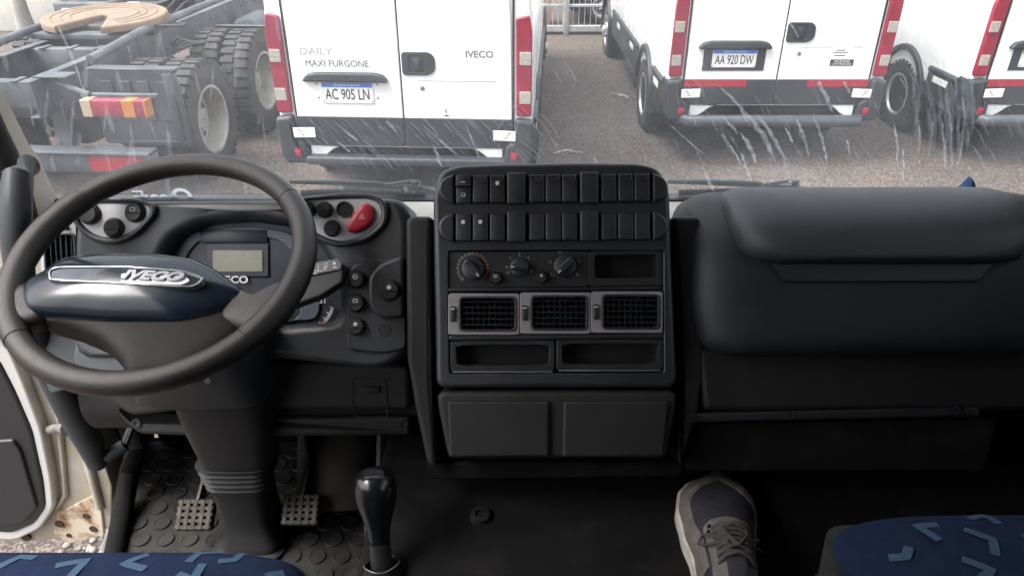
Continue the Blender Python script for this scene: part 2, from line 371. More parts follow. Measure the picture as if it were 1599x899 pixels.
# ================================================================== SETTING
bm = NB(); box(bm, (0, 60, -0.5), (400, 400, 1.0))
g = part('ground', bm, GRAV, origin=(0, 0, 0)); tag(g, 'reddish brown gravel yard under the parked vehicles', 'ground', kind='structure')
# loose stones strewn on the yard
bm = NB(); rs = random.Random(3)
for i in range(2600):
    x = rs.uniform(-3.2, 8.5); y = rs.uniform(4.6, 13); s = rs.uniform(0.005, 0.015)
    M = T(x, y, s * 0.3) @ RZ(rs.uniform(0, 360)) @ RX(rs.uniform(-20, 20)) @ Matrix.Diagonal((s, s * rs.uniform(0.6, 1), s * 0.6, 1))
    bmesh.ops.create_icosphere(bm, subdivisions=1, radius=1, matrix=M)
for i in range(900):
    x = rs.uniform(-1.9, -0.9); y = rs.uniform(1.0, 2.3); s = rs.uniform(0.008, 0.022)
    M = T(x, y, s * 0.3) @ RZ(rs.uniform(0, 360)) @ RX(rs.uniform(-20, 20)) @ Matrix.Diagonal((s, s * rs.uniform(0.6, 1), s * 0.6, 1))
    bmesh.ops.create_icosphere(bm, subdivisions=1, radius=1, matrix=M)
STONE = mat('stone', (0.10, 0.082, 0.072), 0.85, col2=(0.28, 0.245, 0.22), vscale=3, thr=(0.4, 0.65))
o = part('loose_stones', bm, STONE, smooth=60); tag(o, 'small loose stones strewn over the gravel yard', 'stones', kind='stuff')

# ------------------------------------------------------------------ vans
def tyre_bm(bm, r, wd, ri, M, lugs=0, n=48):
    prof = [(ri, -wd * 0.46), (ri + 0.02, -wd * 0.5), (r * 0.90, -wd * 0.5), (r * 0.97, -wd * 0.45), (r, -wd * 0.36), (r, wd * 0.36), (r * 0.97, wd * 0.45), (r * 0.90, wd * 0.5), (ri + 0.02, wd * 0.5), (ri, wd * 0.46)]
    lathe(bm, prof, n, M, caps=False)
    for k in range(lugs):
        for sgn in (-1, 1):
            a = 360 * (k + (0.5 if sgn > 0 else 0)) / lugs
            box(bm, (r + 0.004, 0, sgn * wd * 0.25), (0.024, 2 * math.pi * r / lugs * 0.62, wd * 0.43), 0, M=M @ RZ(a))
            box(bm, (r * 0.965, 0, sgn * wd * 0.465), (0.05, 2 * math.pi * r / lugs * 0.5, wd * 0.08), 0, M=M @ RZ(a))
def rim_bm(bm, ri, wd, M, deep=0.10, holes=10):
    lathe(bm, [(ri, wd * 0.46), (ri + 0.012, wd * 0.50), (ri - 0.012, wd * 0.5), (ri - 0.022, wd * 0.42), (ri - 0.035, wd * 0.5 - deep), (ri * 0.62, wd * 0.5 - deep - 0.02), (ri * 0.5, wd * 0.5 - deep + 0.02), (ri * 0.34, wd * 0.5 - deep + 0.02), (ri * 0.32, wd * 0.5 - deep + 0.07), (0.01, wd * 0.5 - deep + 0.075)], 40, M, caps=False)
    for k in range(holes):
        a = 360 * k / holes
        lathe(bm, [(0.018, 0), (0.016, 0.02), (0.004, 0.024)], 8, M @ RZ(a) @ T(ri * 0.43, 0, wd * 0.5 - deep + 0.018), mi=0)
        lathe(bm, [(ri * 0.09, 0), (ri * 0.09, 0.004)], 12, M @ RZ(a) @ T(ri * 0.74, 0, wd * 0.5 - deep - 0.010), mi=1)

def make_van(x, y, yaw, plate, label, extras):
    M = T(x, y, 0) @ RZ(yaw); V = thing('delivery_van', label, 'van', M=M, group='white vans parked in the yard')
    RF = M @ RX(90)                                    # rear face: x right, y up, z towards the viewer
    # body: cross-section swept forward
    sec = rounded([(-1.0, 0.56), (-1.0, 1.5), (-0.90, 2.55), (-0.78, 2.68), (0.78, 2.68), (0.90, 2.55), (1.0, 1.5), (1.0, 0.56)], 0.09, 5)
    bm = NB(); secs = []
    for yy, k in ((0.0, 0.975), (0.012, 0.99), (0.04, 1.0), (4.6, 1.0), (5.0, 0.97), (5.9, 0.80)):
        zt = 1.0 if yy < 4.9 else (0.93 if yy < 5.5 else 0.52)
        secs.append([(px * k, yy, 0.56 + (pz - 0.56) * zt * (1 if yy else 0.995)) for px, pz in sec])
    loft(bm, secs, M); part('body', bm, VW, V)
    # two rear doors with a real gap
    for sx in (-1, 1):
        bm = NB(); prism(bm, rounded([(sx * 0.006, 0.585), (sx * 0.845, 0.585), (sx * 0.835, 1.5), (sx * 0.77, 2.45), (sx * 0.006, 2.5)], 0.03), -0.01, 0.022, 0.008, 3)
        d = part('rear_door', bm, VW, V, RF)
        bm = NB(); prism(bm, rounded([(sx * 0.007, 0.575), (sx * 0.85, 0.575), (sx * 0.85, 0.806), (sx * 0.007, 0.806)], 0.008), 0.0, 0.032, 0.006, 2)
        part('lower_trim', bm, VB, d, RF)
        bm = NB(); box(bm, (sx * 0.42, 1.75, 0.024), (0.62, 0.004, 0.004)); part('pressing', bm, VW, d, RF)
        if sx < 0:
            bm = NB(); prism(bm, rounded([(-0.76, 1.08), (-0.09, 1.08), (-0.13, 1.135), (-0.20, 1.15), (-0.64, 1.15), (-0.72, 1.135)], 0.025), 0.02, 0.065, 0.014, 3)
            part('plate_lamp_hood', bm, VB, d, RF)
            if extras.get('backing'):
                bm = NB(); box(bm, (-0.42, 0.985, 0.024), (0.56, 0.20, 0.006)); part('plate_backing', bm, VB, d, RF)
            bm = NB(); prism(bm, rrect(-0.62, 0.915, -0.22, 1.07, 0.012), 0.022, 0.031, 0.002, 1)
            box(bm, (-0.42, 1.054, 0.0317), (0.39, 0.032, 0.001), mi=1)
            text_bm(bm, 'REPUBLICA ARGENTINA', 0.02, (-0.42, 1.054, 0.033), 0.0004, mi=0, wide=0.95)
            text_bm(bm, plate, 0.115, (-0.42, 0.980, 0.0325), 0.0006, mi=2, wide=0.64 if plate[1] != 'A' else 0.58, weight=0.0004)
            for bx in (-0.61, -0.23): lathe(bm, [(0.004, 0.031), (0.004, 0.034)], 8, T(bx, 0.93, 0), mi=2)
            for bx, bz in ((-0.655, 1.06), (-0.185, 1.06), (-0.65, 0.955), (-0.19, 0.955)): lathe(bm, [(0.007, 0.022), (0.005, 0.027)], 8, T(bx, bz, 0), mi=2)
            part('number_plate', bm, [WHT, PBLUE, INK], d, RF, smooth=20)
            if extras.get('name'):
                bm = NB(); text_bm(bm, 'DAILY', 0.072, (-0.63, 1.30, 0.0235), 0.001, wide=1.25); part('lettering', bm, mat('lettering_worn', (0.42, 0.43, 0.45), 0.4), d, RF); bm = NB()
                text_bm(bm, 'MAXI FURGONE', 0.068, (-0.48, 1.212, 0.0235), 0.001, wide=0.98)
                part('lettering', bm, GREYL, d, RF)
        else:
            bm = NB(); ring(bm, rounded([(0.015, 1.135), (0.215, 1.135), (0.265, 1.17), (0.265, 1.27), (0.225, 1.305), (0.015, 1.305)], 0.03), rrect(0.07, 1.155, 0.19, 1.285, 0.02), 0.01, 0.034, 0.005)
            box(bm, (0.13, 1.22, 0.0235), (0.13, 0.14, 0.002)); box(bm, (0.13, 1.22, 0.034), (0.05, 0.10, 0.012), 0.005)
            part('door_handle', bm, VB, d, RF)
            bm = NB(); lathe(bm, [(0.017, 0.02), (0.017, 0.026), (0.010, 0.027), (0.009, 0.024)], 16, T(0.16, 1.035, 0)); part('lock', bm, STEEL, d, RF)
            bm = NB(); box(bm, (0.42, 1.10, 0.023), (0.60, 0.012, 0.006), 0.003); part('pressing_line', bm, VW, d, RF)
            if extras.get('name'):
                bm = NB(); text_bm(bm, 'IVECO', 0.07, (0.60, 1.292, 0.0235), 0.001, wide=1.05, weight=0.001); part('lettering', bm, GREYL, d, RF)
                bm = NB(); box(bm, (0.335, 0.83, 0.024), (0.03, 0.008, 0.004)); box(bm, (0.332, 0.865, 0.024), (0.006, 0.03, 0.003)); part('paint_chip', bm, INK, d, RF)
            if extras.get('sticker'):
                bm = NB(); box(bm, (0.56, 1.01, 0.0235), (0.22, 0.165, 0.002)); box(bm, (0.56, 0.957, 0.0255), (0.21, 0.055, 0.001), mi=1)
                text_bm(bm, 'VELOCIDAD', 0.026, (0.56, 0.968, 0.0268), 0.0003, mi=0); text_bm(bm, 'CONTROLADA', 0.026, (0.56, 0.945, 0.0268), 0.0003, mi=0)
                for q, ww in ((1.065, 0.08), (1.045, 0.13), (1.02, 0.10)): box(bm, (0.53, q, 0.0255), (ww, 0.006, 0.0008), mi=1)
                part('speed_sticker', bm, [WHT, INK], d, RF)
        # tail lamp
        bm = NB(); O = [(sx * 0.875, 0.83), (sx * 0.992, 0.83), (sx * 0.992, 1.45), (sx * 0.972, 1.57), (sx * 0.872, 1.55)]
        prism(bm, rounded(O, 0.02), -0.06, 0.030, 0.012, 3); lamp = part('tail_lamp', bm, VRED, V, RF)
        for z0 in (0.93, 1.22):
            bm = NB(); prism(bm, rrect(min(sx * 0.90, sx * 0.985), z0, max(sx * 0.90, sx * 0.985), z0 + 0.095, 0.008), 0.028, 0.034, 0.003, 2)
            for q in range(6): box(bm, (sx * 0.943, z0 + 0.015 + q * 0.013, 0.0345), (0.07, 0.003, 0.002))
            part('clear_lens', bm, VLENS, lamp, RF)
        # bumper corner with side marker and sticker
        bm = NB(); prism(bm, rounded([(sx * 0.78, 0.43), (sx * 0.97, 0.43), (sx * 1.0, 0.49), (sx * 1.01, 0.80), (sx * 0.87, 0.82), (sx * 0.858, 0.64), (sx * 0.79, 0.60)], 0.03), -0.16, 0.07, 0.03, 4)
        bc = part('bumper_corner', bm, VB, V, RF)
        bm = NB(); box(bm, (sx * 0.86, 0.525, 0.072), (0.05, 0.06, 0.006), 0.002); part('reflector', bm, REFR, bc, RF)
        bm = NB(); prism(bm, rounded([(sx * 0.70, 0.655), (sx * 0.872, 0.650), (sx * 0.874, 0.728), (sx * 0.70, 0.732)], 0.006), 0.068 if sx < 0 else 0.068, 0.076, 0.001, 1)
        for q in range(3): box(bm, (sx * (0.80 + 0.014 * q), 0.675 + 0.018 * q, 0.0768), (0.02, 0.006, 0.0008), mi=1)
        part('sticker', bm, [WHT, INK], bc, RF)
        bm = NB(); prism(bm, rounded([(sx * 0.77, 0.46), (sx * 0.77, 0.57), (sx * 0.50, 0.57), (sx * 0.58, 0.545), (sx * 0.66, 0.48), (sx * 0.72, 0.455)], 0.02), -0.06, 0.02, 0.01, 3)
        part('sill_panel', bm, VW, V, RF)
        # side cladding, wheel arch and stickers
        bm = NB(); yA, yB = 0.16, 0.70
        for a, b in ((0.16, 0.68), (1.66, 4.0)):
            box(bm, (sx * 0.995, (a + b) / 2, 0.60), (0.05, b - a, 0.34), 0.02, 3, M)
            box(bm, (sx * 1.005, (a + b) / 2, 0.745), (0.055, b - a, 0.055), 0.02, 3, M)
        cl = part('side_cladding', bm, VB, V)
        for a in (0.42, 2.1, 3.3):
            bm = NB(); box(bm, (sx * 1.024, a, 0.67), (0.006, 0.26, 0.06), 0.002, 1, M); part('side_sticker', bm, WHT, cl)
        for yy in (1.17, 4.75):
            wm = M @ T(sx * 0.985, yy, 0.36) @ RY(90 * sx)
            bm = NB(); lathe(bm, [(0.43, -0.12), (0.43, 0.004), (0.001, 0.006)], 40, wm, caps=False); part('wheel_well', bm, BLK, V)
            bm = NB(); A = []
            for rr, h in ((0.45, -0.08), (0.47, 0.02), (0.46, 0.05), (0.42, 0.055), (0.41, 0.0)):
                row = []
                for k in range(25):
                    a = R(-8 + 196 * k / 24); row.append((sx * 0.985 + sx * h, yy + math.cos(a) * rr * 1.05, 0.36 + math.sin(a) * rr * (1.1 if a > 0 else 1)))
                A.append(row)
            loft(bm, A, M, caps=False, closed=False); part('wheel_arch', bm, VB, V, recalc=True)
            bm = NB(); tm = M @ T(sx * 0.91, yy, 0.35) @ RY(90 * sx)
            tyre_bm(bm, 0.35, 0.20, 0.21, tm, 30); tz = part('wheel', bm, TYRE, V)
            bm = NB(); rim_bm(bm, 0.212, 0.20, tm, 0.11 if yy < 2 else 0.02, 6); part('rim', bm, [RIMV, BLK], tz)
    bm = NB(); box(bm, (0, 1.54, 0.004), (0.03, 1.92, 0.02))
    for sx in (-1, 1): box(bm, (sx * 0.852, 1.15, 0.002), (0.014, 1.1, 0.014))
    part('door_gap_shade', bm, BLK, V, RF)  # black strips put in so the gaps round the doors look shaded
    # step bumper
    bm = NB(); box(bm, (0, 0.10, 0.46), (1.5, 0.10, 0.20), 0.02, 2, M)
    part('bumper_core', bm, BLK, V)
    bm = NB()
    if extras.get('round_step'):
        tube(bm, [(-0.86, 0.02, 0.44), (-0.80, -0.10, 0.44), (0.80, -0.10, 0.44), (0.86, 0.02, 0.44)], 0.055, 14, M=M)
    else: box(bm, (0, -0.04, 0.465), (1.6, 0.12, 0.07), 0.02, 3, M)
    part('rear_step', bm, VBL if extras.get('round_step') else VB, V)
    bm = NB(); box(bm, (0, 2.6, 0.42), (1.3, 4.9, 0.26), 0, M=M); tube(bm, [(-0.75, 1.17, 0.35), (0.75, 1.17, 0.35)], 0.06, 12, M=M); part('chassis', bm, BLK, V)
    if extras.get('red'):
        for a, b in extras['red']:
            bm = NB(); box(bm, ((a + b) / 2, 0.772, 0.0335), (b - a, 0.06, 0.002)); part('reflective_strip', bm, REFR, V, RF)
    return V
make_van(-0.84, 5.60, -3.2, 'AC 905 LN', 'white van with grey model lettering and plain grey lower band, beside the truck chassis', {'name': True})
make_van(2.43, 6.78, 0.0, 'AA 920 DW', 'white van with red reflective strips, speed sticker and plate reading AA 920 DW', {'backing': True, 'sticker': True, 'red': [(-0.85, -0.28), (0.28, 0.84)], 'round_step': True})
make_van(5.22, 6.80, 1.0, ' ' * 3, 'white van at the right edge, mostly cut off, its flank and wheel showing', {'backing': True, 'red': [(-0.85, -0.28), (0.28, 0.84)], 'round_step': True})

# ------------------------------------------------------------------ truck chassis (6x4 tractor seen from behind)
TM = T(-3.98, 5.55, 0) @ RZ(-3.5)
TR = thing('truck_chassis', 'bare grey tractor truck chassis with dusty fifth wheel and twin rear tyres', 'truck', M=TM)
for sx in (-1, 1):
    bm = NB(); box(bm, (sx * 0.42, 3.1, 0.98), (0.012, 6.4, 0.27), M=TM)
    box(bm, (sx * 0.385, 3.1, 1.112), (0.085, 6.4, 0.014), 0.003, 1, TM); box(bm, (sx * 0.385, 3.1, 0.85), (0.085, 6.4, 0.012), 0.003, 1, TM)
    for k in range(26): lathe(bm, [(0.014, 0), (0.012, 0.012)], 8, TM @ T(sx * 0.427, 0.2 + k * 0.22, 0.93 + 0.09 * (k % 2)) @ RY(90 * sx))
    part('chassis_rail', bm, CHAS, TR)
    bm = NB(); tube(bm, [(sx * 0.55, 0.5, 1.15), (sx * 0.52, 1.4, 1.20), (sx * 0.52, 5.4, 1.24)], 0.035, 12, M=TM); part('side_pipe', bm, CHAS, TR)
for yy in (0.03, 1.15, 2.9, 4.2):
    bm = NB(); box(bm, (0, yy, 1.0), (0.80, 0.11, 0.20), 0.01, 2, TM)
    for q in (-0.25, 0.0, 0.25): box(bm, (q, yy, 1.105), (0.05, 0.13, 0.012), 0.002, 1, TM)
    part('crossmember', bm, CHAS, TR)
bm = NB(); box(bm, (0, 1.42, 1.155), (1.0, 0.16, 0.05), 0.01, 2, TM); box(bm, (0, 2.05, 1.155), (1.0, 0.16, 0.05), 0.01, 2, TM)
part('fifth_wheel_mount', bm, CHAS, TR)
# fifth wheel: horseshoe plate open to the rear
P = []
for k in range(33):
    a = R(-68 + 316 * k / 32); P.append((0.56 * math.cos(a), 0.52 * math.sin(a)))
P += [(-0.20, -0.44), (-0.06, -0.08), (-0.02, 0.0), (0.02, 0.0), (0.06, -0.08), (0.20, -0.44)]
FWM = TM @ T(0.03, 1.72, 1.29) @ RX(3)
bm = NB(); prism(bm, P, -0.06, 0.0, 0.02, 3); fw = part('fifth_wheel_plate', bm, FIFTH, TR, FWM)
bm = NB()
for rr in (0.30, 0.38, 0.47):
    tube(bm, [(rr * math.cos(R(-50 + 280 * k / 40)), rr * 0.93 * math.sin(R(-50 + 280 * k / 40)), 0.001) for k in range(41)], 0.004, 6)
part('grease_groove', bm, mat('fifth_dark', (0.14, 0.09, 0.06), 0.6), fw, FWM)
bm = NB(); box(bm, (0, 0.05, -0.11), (0.62, 0.5, 0.12), 0.03, 3); box(bm, (0.42, 0.05, -0.11), (0.10, 0.22, 0.14), 0.02); box(bm, (-0.42, 0.05, -0.11), (0.10, 0.22, 0.14), 0.02)
tube(bm, [(0.2, -0.1, -0.08), (0.72, -0.12, -0.07), (0.80, -0.10, -0.07), (0.80, -0.05, -0.07), (0.72, -0.05, -0.07)], 0.012, 8)
part('fifth_wheel_body', bm, CHAD, fw, FWM)
for yy in (1.0, 2.36):
    bm = NB(); tube(bm, [(-0.9, yy, 0.52), (0.9, yy, 0.52)], 0.09, 14, M=TM)
    bmesh.ops.create_uvsphere(bm, u_segments=16, v_segments=10, radius=0.24, matrix=TM @ T(0, yy, 0.52)); part('axle', bm, CHAD, TR)
    for sx in (-1, 1):
        tm = TM @ T(sx * 1.09, yy, 0.52) @ RY(90 * sx); ti = TM @ T(sx * 0.77, yy, 0.52) @ RY(90 * sx)
        bm = NB(); tyre_bm(bm, 0.51, 0.28, 0.29, tm, 34, 56); wz = part('outer_wheel', bm, TYRE, TR)
        bm = NB(); rim_bm(bm, 0.292, 0.28, tm, 0.17, 10); part('rim', bm, [RIM, CHAD], wz)
        bm = NB(); tyre_bm(bm, 0.51, 0.28, 0.29, ti, 34, 56); lathe(bm, [(0.29, -0.12), (0.27, 0), (0.29, 0.12)], 32, ti, caps=False); part('inner_wheel', bm, TYRE, TR)
        bm = NB()   # leaf springs and bellows
        for q in range(5): box(bm, (sx * 0.52, yy, 0.70 + q * 0.022), (0.09, 0.95 - q * 0.14, 0.018), 0.004, 1, TM)
        lathe(bm, [(0.07, 0.60), (0.085, 0.66), (0.07, 0.70), (0.085, 0.76), (0.07, 0.80)], 18, TM @ T(sx * 0.30, yy - 0.2, 0)); part('spring', bm, CHAD, TR)
# rear mudguards behind the back wheels
for sx in (-1, 1):
    mg = NB(); fm = TM @ T(sx * 0.94, 0.36, 0) @ RX(90)
    prism(mg, rounded([(-0.36, 0.50), (0.36, 0.48), (0.37, 1.02), (0.32, 1.10), (-0.36, 1.12)], 0.03), -0.03, 0.0, 0.01, 2, mi=0)
    box(mg, (0.0, 1.105, -0.06), (0.72, 0.022, 0.12), 0.006, 1)
    for q in (-0.27, -0.12, 0.03, 0.18): prism(mg, rounded([(q, 0.70), (q + 0.10, 0.70), (q + 0.10, 1.02), (q, 1.02)], 0.015), -0.002, 0.012, 0.006, 2)
    box(mg, (0.29, 0.80, 0.006), (0.07, 0.56, 0.02), 0.008); box(mg, (0, 0.52, 0.005), (0.66, 0.03, 0.02), 0.006)
    part('mudguard', mg, MUDG, TR, fm)
    mg = NB()
    box(mg, (sx * 0.80, 1.68, 1.10), (0.60, 1.2, 0.014), 0.004, 1, TM) if False else None
    for q in (0, 1):
        yq = 2.36
    A = []
    for k in range(13):
        a = R(20 + 140 * k / 12); A.append([(sx * 0.62, 2.36 + 0.62 * math.cos(a), 0.52 + 0.60 * math.sin(a)), (sx * 1.25, 2.36 + 0.62 * math.cos(a), 0.52 + 0.60 * math.sin(a)), (sx * 1.25, 2.36 + 0.635 * math.cos(a), 0.52 + 0.615 * math.sin(a)), (sx * 0.62, 2.36 + 0.635 * math.cos(a), 0.52 + 0.615 * math.sin(a))])
    A = A[:4]
    loft(mg, A, TM); part('wheel_cover', mg, MUDG, TR)
    # tail lamp on a bracket
    bm = NB(); c0 = sx * 1.0
    tube(bm, [(sx * 0.42, 0.10, 1.10), (c0 - 0.22 * sx, 0.02, 1.0)], 0.022, 8, M=TM); box(bm, (c0, 0.04, 0.995), (0.60, 0.04, 0.03), 0.006, 1, TM); box(bm, (sx * 0.5, 0.10, 1.125), (0.26, 0.16, 0.012), 0.003, 1, TM)
    part('lamp_bracket', bm, CHAS, TR)
    bm = NB(); box(bm, (c0, -0.03, 0.925), (0.50, 0.10, 0.125), 0.01, 2, TM); tl = part('tail_lamp', bm, VRED, TR)
    for (a, b, mt, nm) in ((-0.248, -0.17, mat('lens_cream', (0.40, 0.32, 0.21), 0.4), 'reversing_lens'), (0.07, 0.165, AMB, 'indicator_lens'), (0.235, 0.253, AMB, 'side_lens')):
        bm = NB(); box(bm, (c0 + sx * (a + b) / 2, -0.034, 0.925), (b - a, 0.104, 0.128), 0.004, 1, TM); part(nm, bm, mt, tl)
# rear underrun bar
bm = NB(); box(bm, (0, 0.02, 0.47), (2.34, 0.12, 0.15), 0.012, 2, TM); box(bm, (0, 0.0, 0.565), (2.34, 0.16, 0.018), 0.004, 1, TM)
for sx in (-1, 1): box(bm, (sx * 0.42, 0.14, 0.69), (0.12, 0.10, 0.44), 0.01, 1, TM)
rb = part('underrun_bar', bm, CHAS, TR)
for a, b in ((0.66, 1.10), (-0.2, 0.2), (-1.08, -0.62)):
    bm = NB(); box(bm, ((a + b) / 2, -0.042, 0.475), (b - a, 0.004, 0.12), M=TM); part('red_strip', bm, REFR, rb)
bm = NB(); rs = random.Random(5)
for k in range(10):
    x0 = rs.uniform(-0.3, 0.3); z0 = rs.uniform(1.0, 1.15); y0 = rs.uniform(2.6, 4.0)
    tube(bm, [(x0 + 0.05 * math.sin(i + k), y0 + i * 0.25, z0 + 0.05 * math.sin(i * 1.7 + k)) for i in range(7)], 0.014, 6, M=TM)
for k in range(4):
    tube(bm, [(0.6 + 0.04 * k, 1.75 - 0.04 * k, 1.0), (0.70 + 0.04 * k, 1.70, 1.09 - 0.02 * k), (0.82 + 0.04 * k, 1.72, 1.04)], 0.012, 6, M=TM)
for k in range(5): tube(bm, [(-0.3 + k * 0.14, 0.12, 1.0), (-0.28 + k * 0.13, 0.7, 0.86 + 0.05 * (k % 2)), (-0.2 + k * 0.1, 1.1, 0.9)], 0.012, 6, M=TM)
part('air_hoses', bm, CHAD, TR)
bm = NB(); lathe(bm, [(0.10, -0.35), (0.15, -0.32), (0.15, 0.32), (0.10, 0.35)], 20, TM @ T(0, 0.55, 0.80) @ RY(90)); lathe(bm, [(0.10, -0.3), (0.14, -0.27), (0.14, 0.27), (0.10, 0.3)], 20, TM @ T(0.68, 3.6, 0.85) @ RX(90))
part('air_tank', bm, CHAS, TR)

# ------------------------------------------------------------------ fence, wall, far things
FN = thing('mesh_gate', 'galvanised steel mesh gate and fence line at the far side of the yard', 'fence', loc=(1.0, 13.0, 0))
x = -0.3
while x < 4.5:
    bm = NB()
    for a in (x + 0.02, x + 1.18): box(bm, (a, 13.0, 1.0), (0.045, 0.045, 1.8), 0.006, 1)
    for a in (0.13, 0.47, 1.2, 1.88): box(bm, (x + 0.6, 13.0, a), (1.16, 0.04, 0.045), 0.006, 1)
    box(bm, (x + 0.6, 13.0, 0.10), (1.16, 0.05, 0.10), 0.006, 1)
    part('gate_frame', bm, GALV, FN)
    bm = NB(); k = 1
    while k < 12: tube(bm, [(x + 0.02 + k * 0.097, 13.0, 0.12), (x + 0.02 + k * 0.097, 13.0, 1.86)], 0.006, 6); k += 1
    part('mesh_bars', bm, GALV, FN); x += 1.22
bm = NB(); box(bm, (0.92, 13.0, 1.0), (0.09, 0.09, 2.0), 0.01); part('gate_post', bm, GALV, FN)
bm = NB(); box(bm, (2.4, 13.3, 0.03), (10, 0.5, 0.06), 0.02); o = part('kerb', bm, CONC); tag(o, 'pale concrete strip under the mesh gate', 'kerb', kind='structure')
bm = NB(); box(bm, (0.50, 14.0, 0.9), (0.40, 0.35, 1.8), 0.01); o = part('brick_pillar', bm, BRICK, origin=(0.5, 14, 0)); tag(o, 'pinkish brick pillar just behind the mesh gate', 'pillar')
bm = NB(); box(bm, (-8.0, 13.4, 0.75), (6.6, 0.2, 1.5), 0.01); o = part('yard_wall', bm, WALLW, origin=(-8, 13.4, 0)); tag(o, 'low whitewashed wall behind the truck chassis', 'wall')
CR = thing('parked_car', 'dark car parked behind the mesh gate, only its low side showing', 'car', loc=(2.8, 14.6, 0))
bm = NB(); loft(bm, [[(xx, 13.95, z0), (xx, 15.55, z0), (xx, 15.5, z1), (xx, 14.0, z1)] for xx, z0, z1 in ((0.95, 0.35, 0.7), (1.1, 0.22, 0.85), (2.2, 0.22, 0.95), (4.4, 0.22, 0.95), (4.8, 0.3, 0.85))]); part('body', bm, CARD, CR)
bm = NB(); loft(bm, [[(xx, 14.1, 0.93), (xx, 15.4, 0.93), (xx + dx, 15.25, z1), (xx + dx, 14.25, z1)] for xx, dx, z1 in ((1.9, 0, 0.96), (2.5, 0, 1.38), (3.8, 0, 1.38), (4.5, 0, 0.96))]); part('cabin', bm, CARD, CR)
for xx in (1.65, 4.05):
    bm = NB(); tyre_bm(bm, 0.31, 0.2, 0.19, T(xx, 14.03, 0.31) @ RX(90), 0, 32); wv = part('wheel', bm, TYRE, CR)
    bm = NB(); rim_bm(bm, 0.19, 0.2, T(xx, 14.03, 0.31) @ RX(90), 0.05, 5); part('rim', bm, [RIMV, BLK], wv)
PT = thing('parked_truck', 'dark truck front with grille and plate beyond the fifth wheel', 'truck', loc=(-6.0, 12.2, 0))
bm = NB(); box(bm, (-6.0, 12.9, 1.5), (2.2, 1.5, 2.2), 0.08, 3); part('cab', bm, CHAD, PT)
bm = NB(); box(bm, (-6.0, 12.08, 0.50), (2.25, 0.22, 0.36), 0.04, 3); part('bumper', bm, CHAS, PT)
bm = NB()
for k in range(8): box(bm, (-6.0, 12.12, 0.75 + k * 0.07), (1.3, 0.05, 0.035), 0.006, 1)
part('grille', bm, CHAS, PT)
bm = NB(); box(bm, (-5.95, 11.96, 0.62), (0.40, 0.01, 0.13), 0.002, 1); part('number_plate', bm, WHT, PT)
for xx in (-6.85, -5.15):
    bm = NB(); box(bm, (xx, 11.965, 0.52), (0.28, 0.02, 0.15), 0.01, 2); part('headlamp', bm, VLENS, PT)
    bm = NB(); tyre_bm(bm, 0.5, 0.28, 0.28, T(xx, 12.95, 0.5) @ RY(90), 0, 32); part('wheel', bm, TYRE, PT)
for xx in (-7.9, -7.15):
    bm = NB(); lathe(bm, [(0.16, 0), (0.11, 0.5), (0.10, 3.2)], 14, T(xx, 12.4, 0)); o = part('concrete_post', bm, CONC, origin=(xx, 12.4, 0))
    tag(o, 'round grey post by the whitewashed wall, ' + ('the farther left of the two' if xx < -7.5 else 'the one nearer the dark truck front'), 'post', group='posts by the white wall')

# ================================================================== CAB SHELL
WX0, WX1 = -0.76, 1.02; YB = 1.30; ZS = 1.936
CAB = thing('cab_shell', 'truck cab body with beige windscreen pillars, roof and dark side trim', 'truck cab', loc=(0, 0.2, 1.3))
bm = NB(); box(bm, (0.06, 0.15, 3.02), (2.1, 2.5, 0.06), 0.02); part('roof', bm, BEIG, CAB)
bm = NB(); box(bm, (0.06, -1.05, 2.1), (2.1, 0.05, 1.8), 0.02); part('rear_wall', bm, PLG, CAB)
# right side wall with window opening
bm = NB(); RS = T(1.06, 0, 0) @ RZ(90) @ RX(90)
ring(bm, [(-1.1, 1.2), (1.34, 1.2), (1.34, 2.95), (-1.1, 2.95)], rounded([(-0.35, 2.1), (1.0, 2.1), (0.9, 2.8), (-0.35, 2.8)], 0.08), -0.05, 0, 0.005); part('right_door_wall', bm, PL, CAB, RS)
bm = NB(); box(bm, (1.07, 0.3, 2.45), (0.005, 1.5, 0.8)); part('side_window', bm, WINDOW, CAB)
# left side: rear pillar only, the door stands open
bm = NB(); box(bm, (-0.96, -0.78, 2.05), (0.06, 0.55, 1.75), 0.02); box(bm, (-0.96, 0.1, 2.93), (0.06, 2.4, 0.08), 0.02); part('door_pillar', bm, PL, CAB)
# firewall, front header, cowl
bm = NB(); box(bm, (0.09, 1.345, 1.62), (1.86, 0.04, 0.62), 0.0); part('firewall', bm, CARP, CAB)
bm = NB(); box(bm, (0.06, 1.12, 2.93), (2.0, 0.12, 0.14), 0.02); part('header', bm, BEIG, CAB)
bm = NB(); prism(bm, [(1.30, 1.60), (1.46, 1.60), (1.46, 1.78), (1.40, 1.90), (1.325, 1.945), (1.30, 1.945)], -0.95, 1.06, 0.0, M=Matrix(((0, 0, 1, 0), (1, 0, 0, 0), (0, 1, 0, 0), (0, 0, 0, 1)))); part('cowl', bm, VB, CAB)
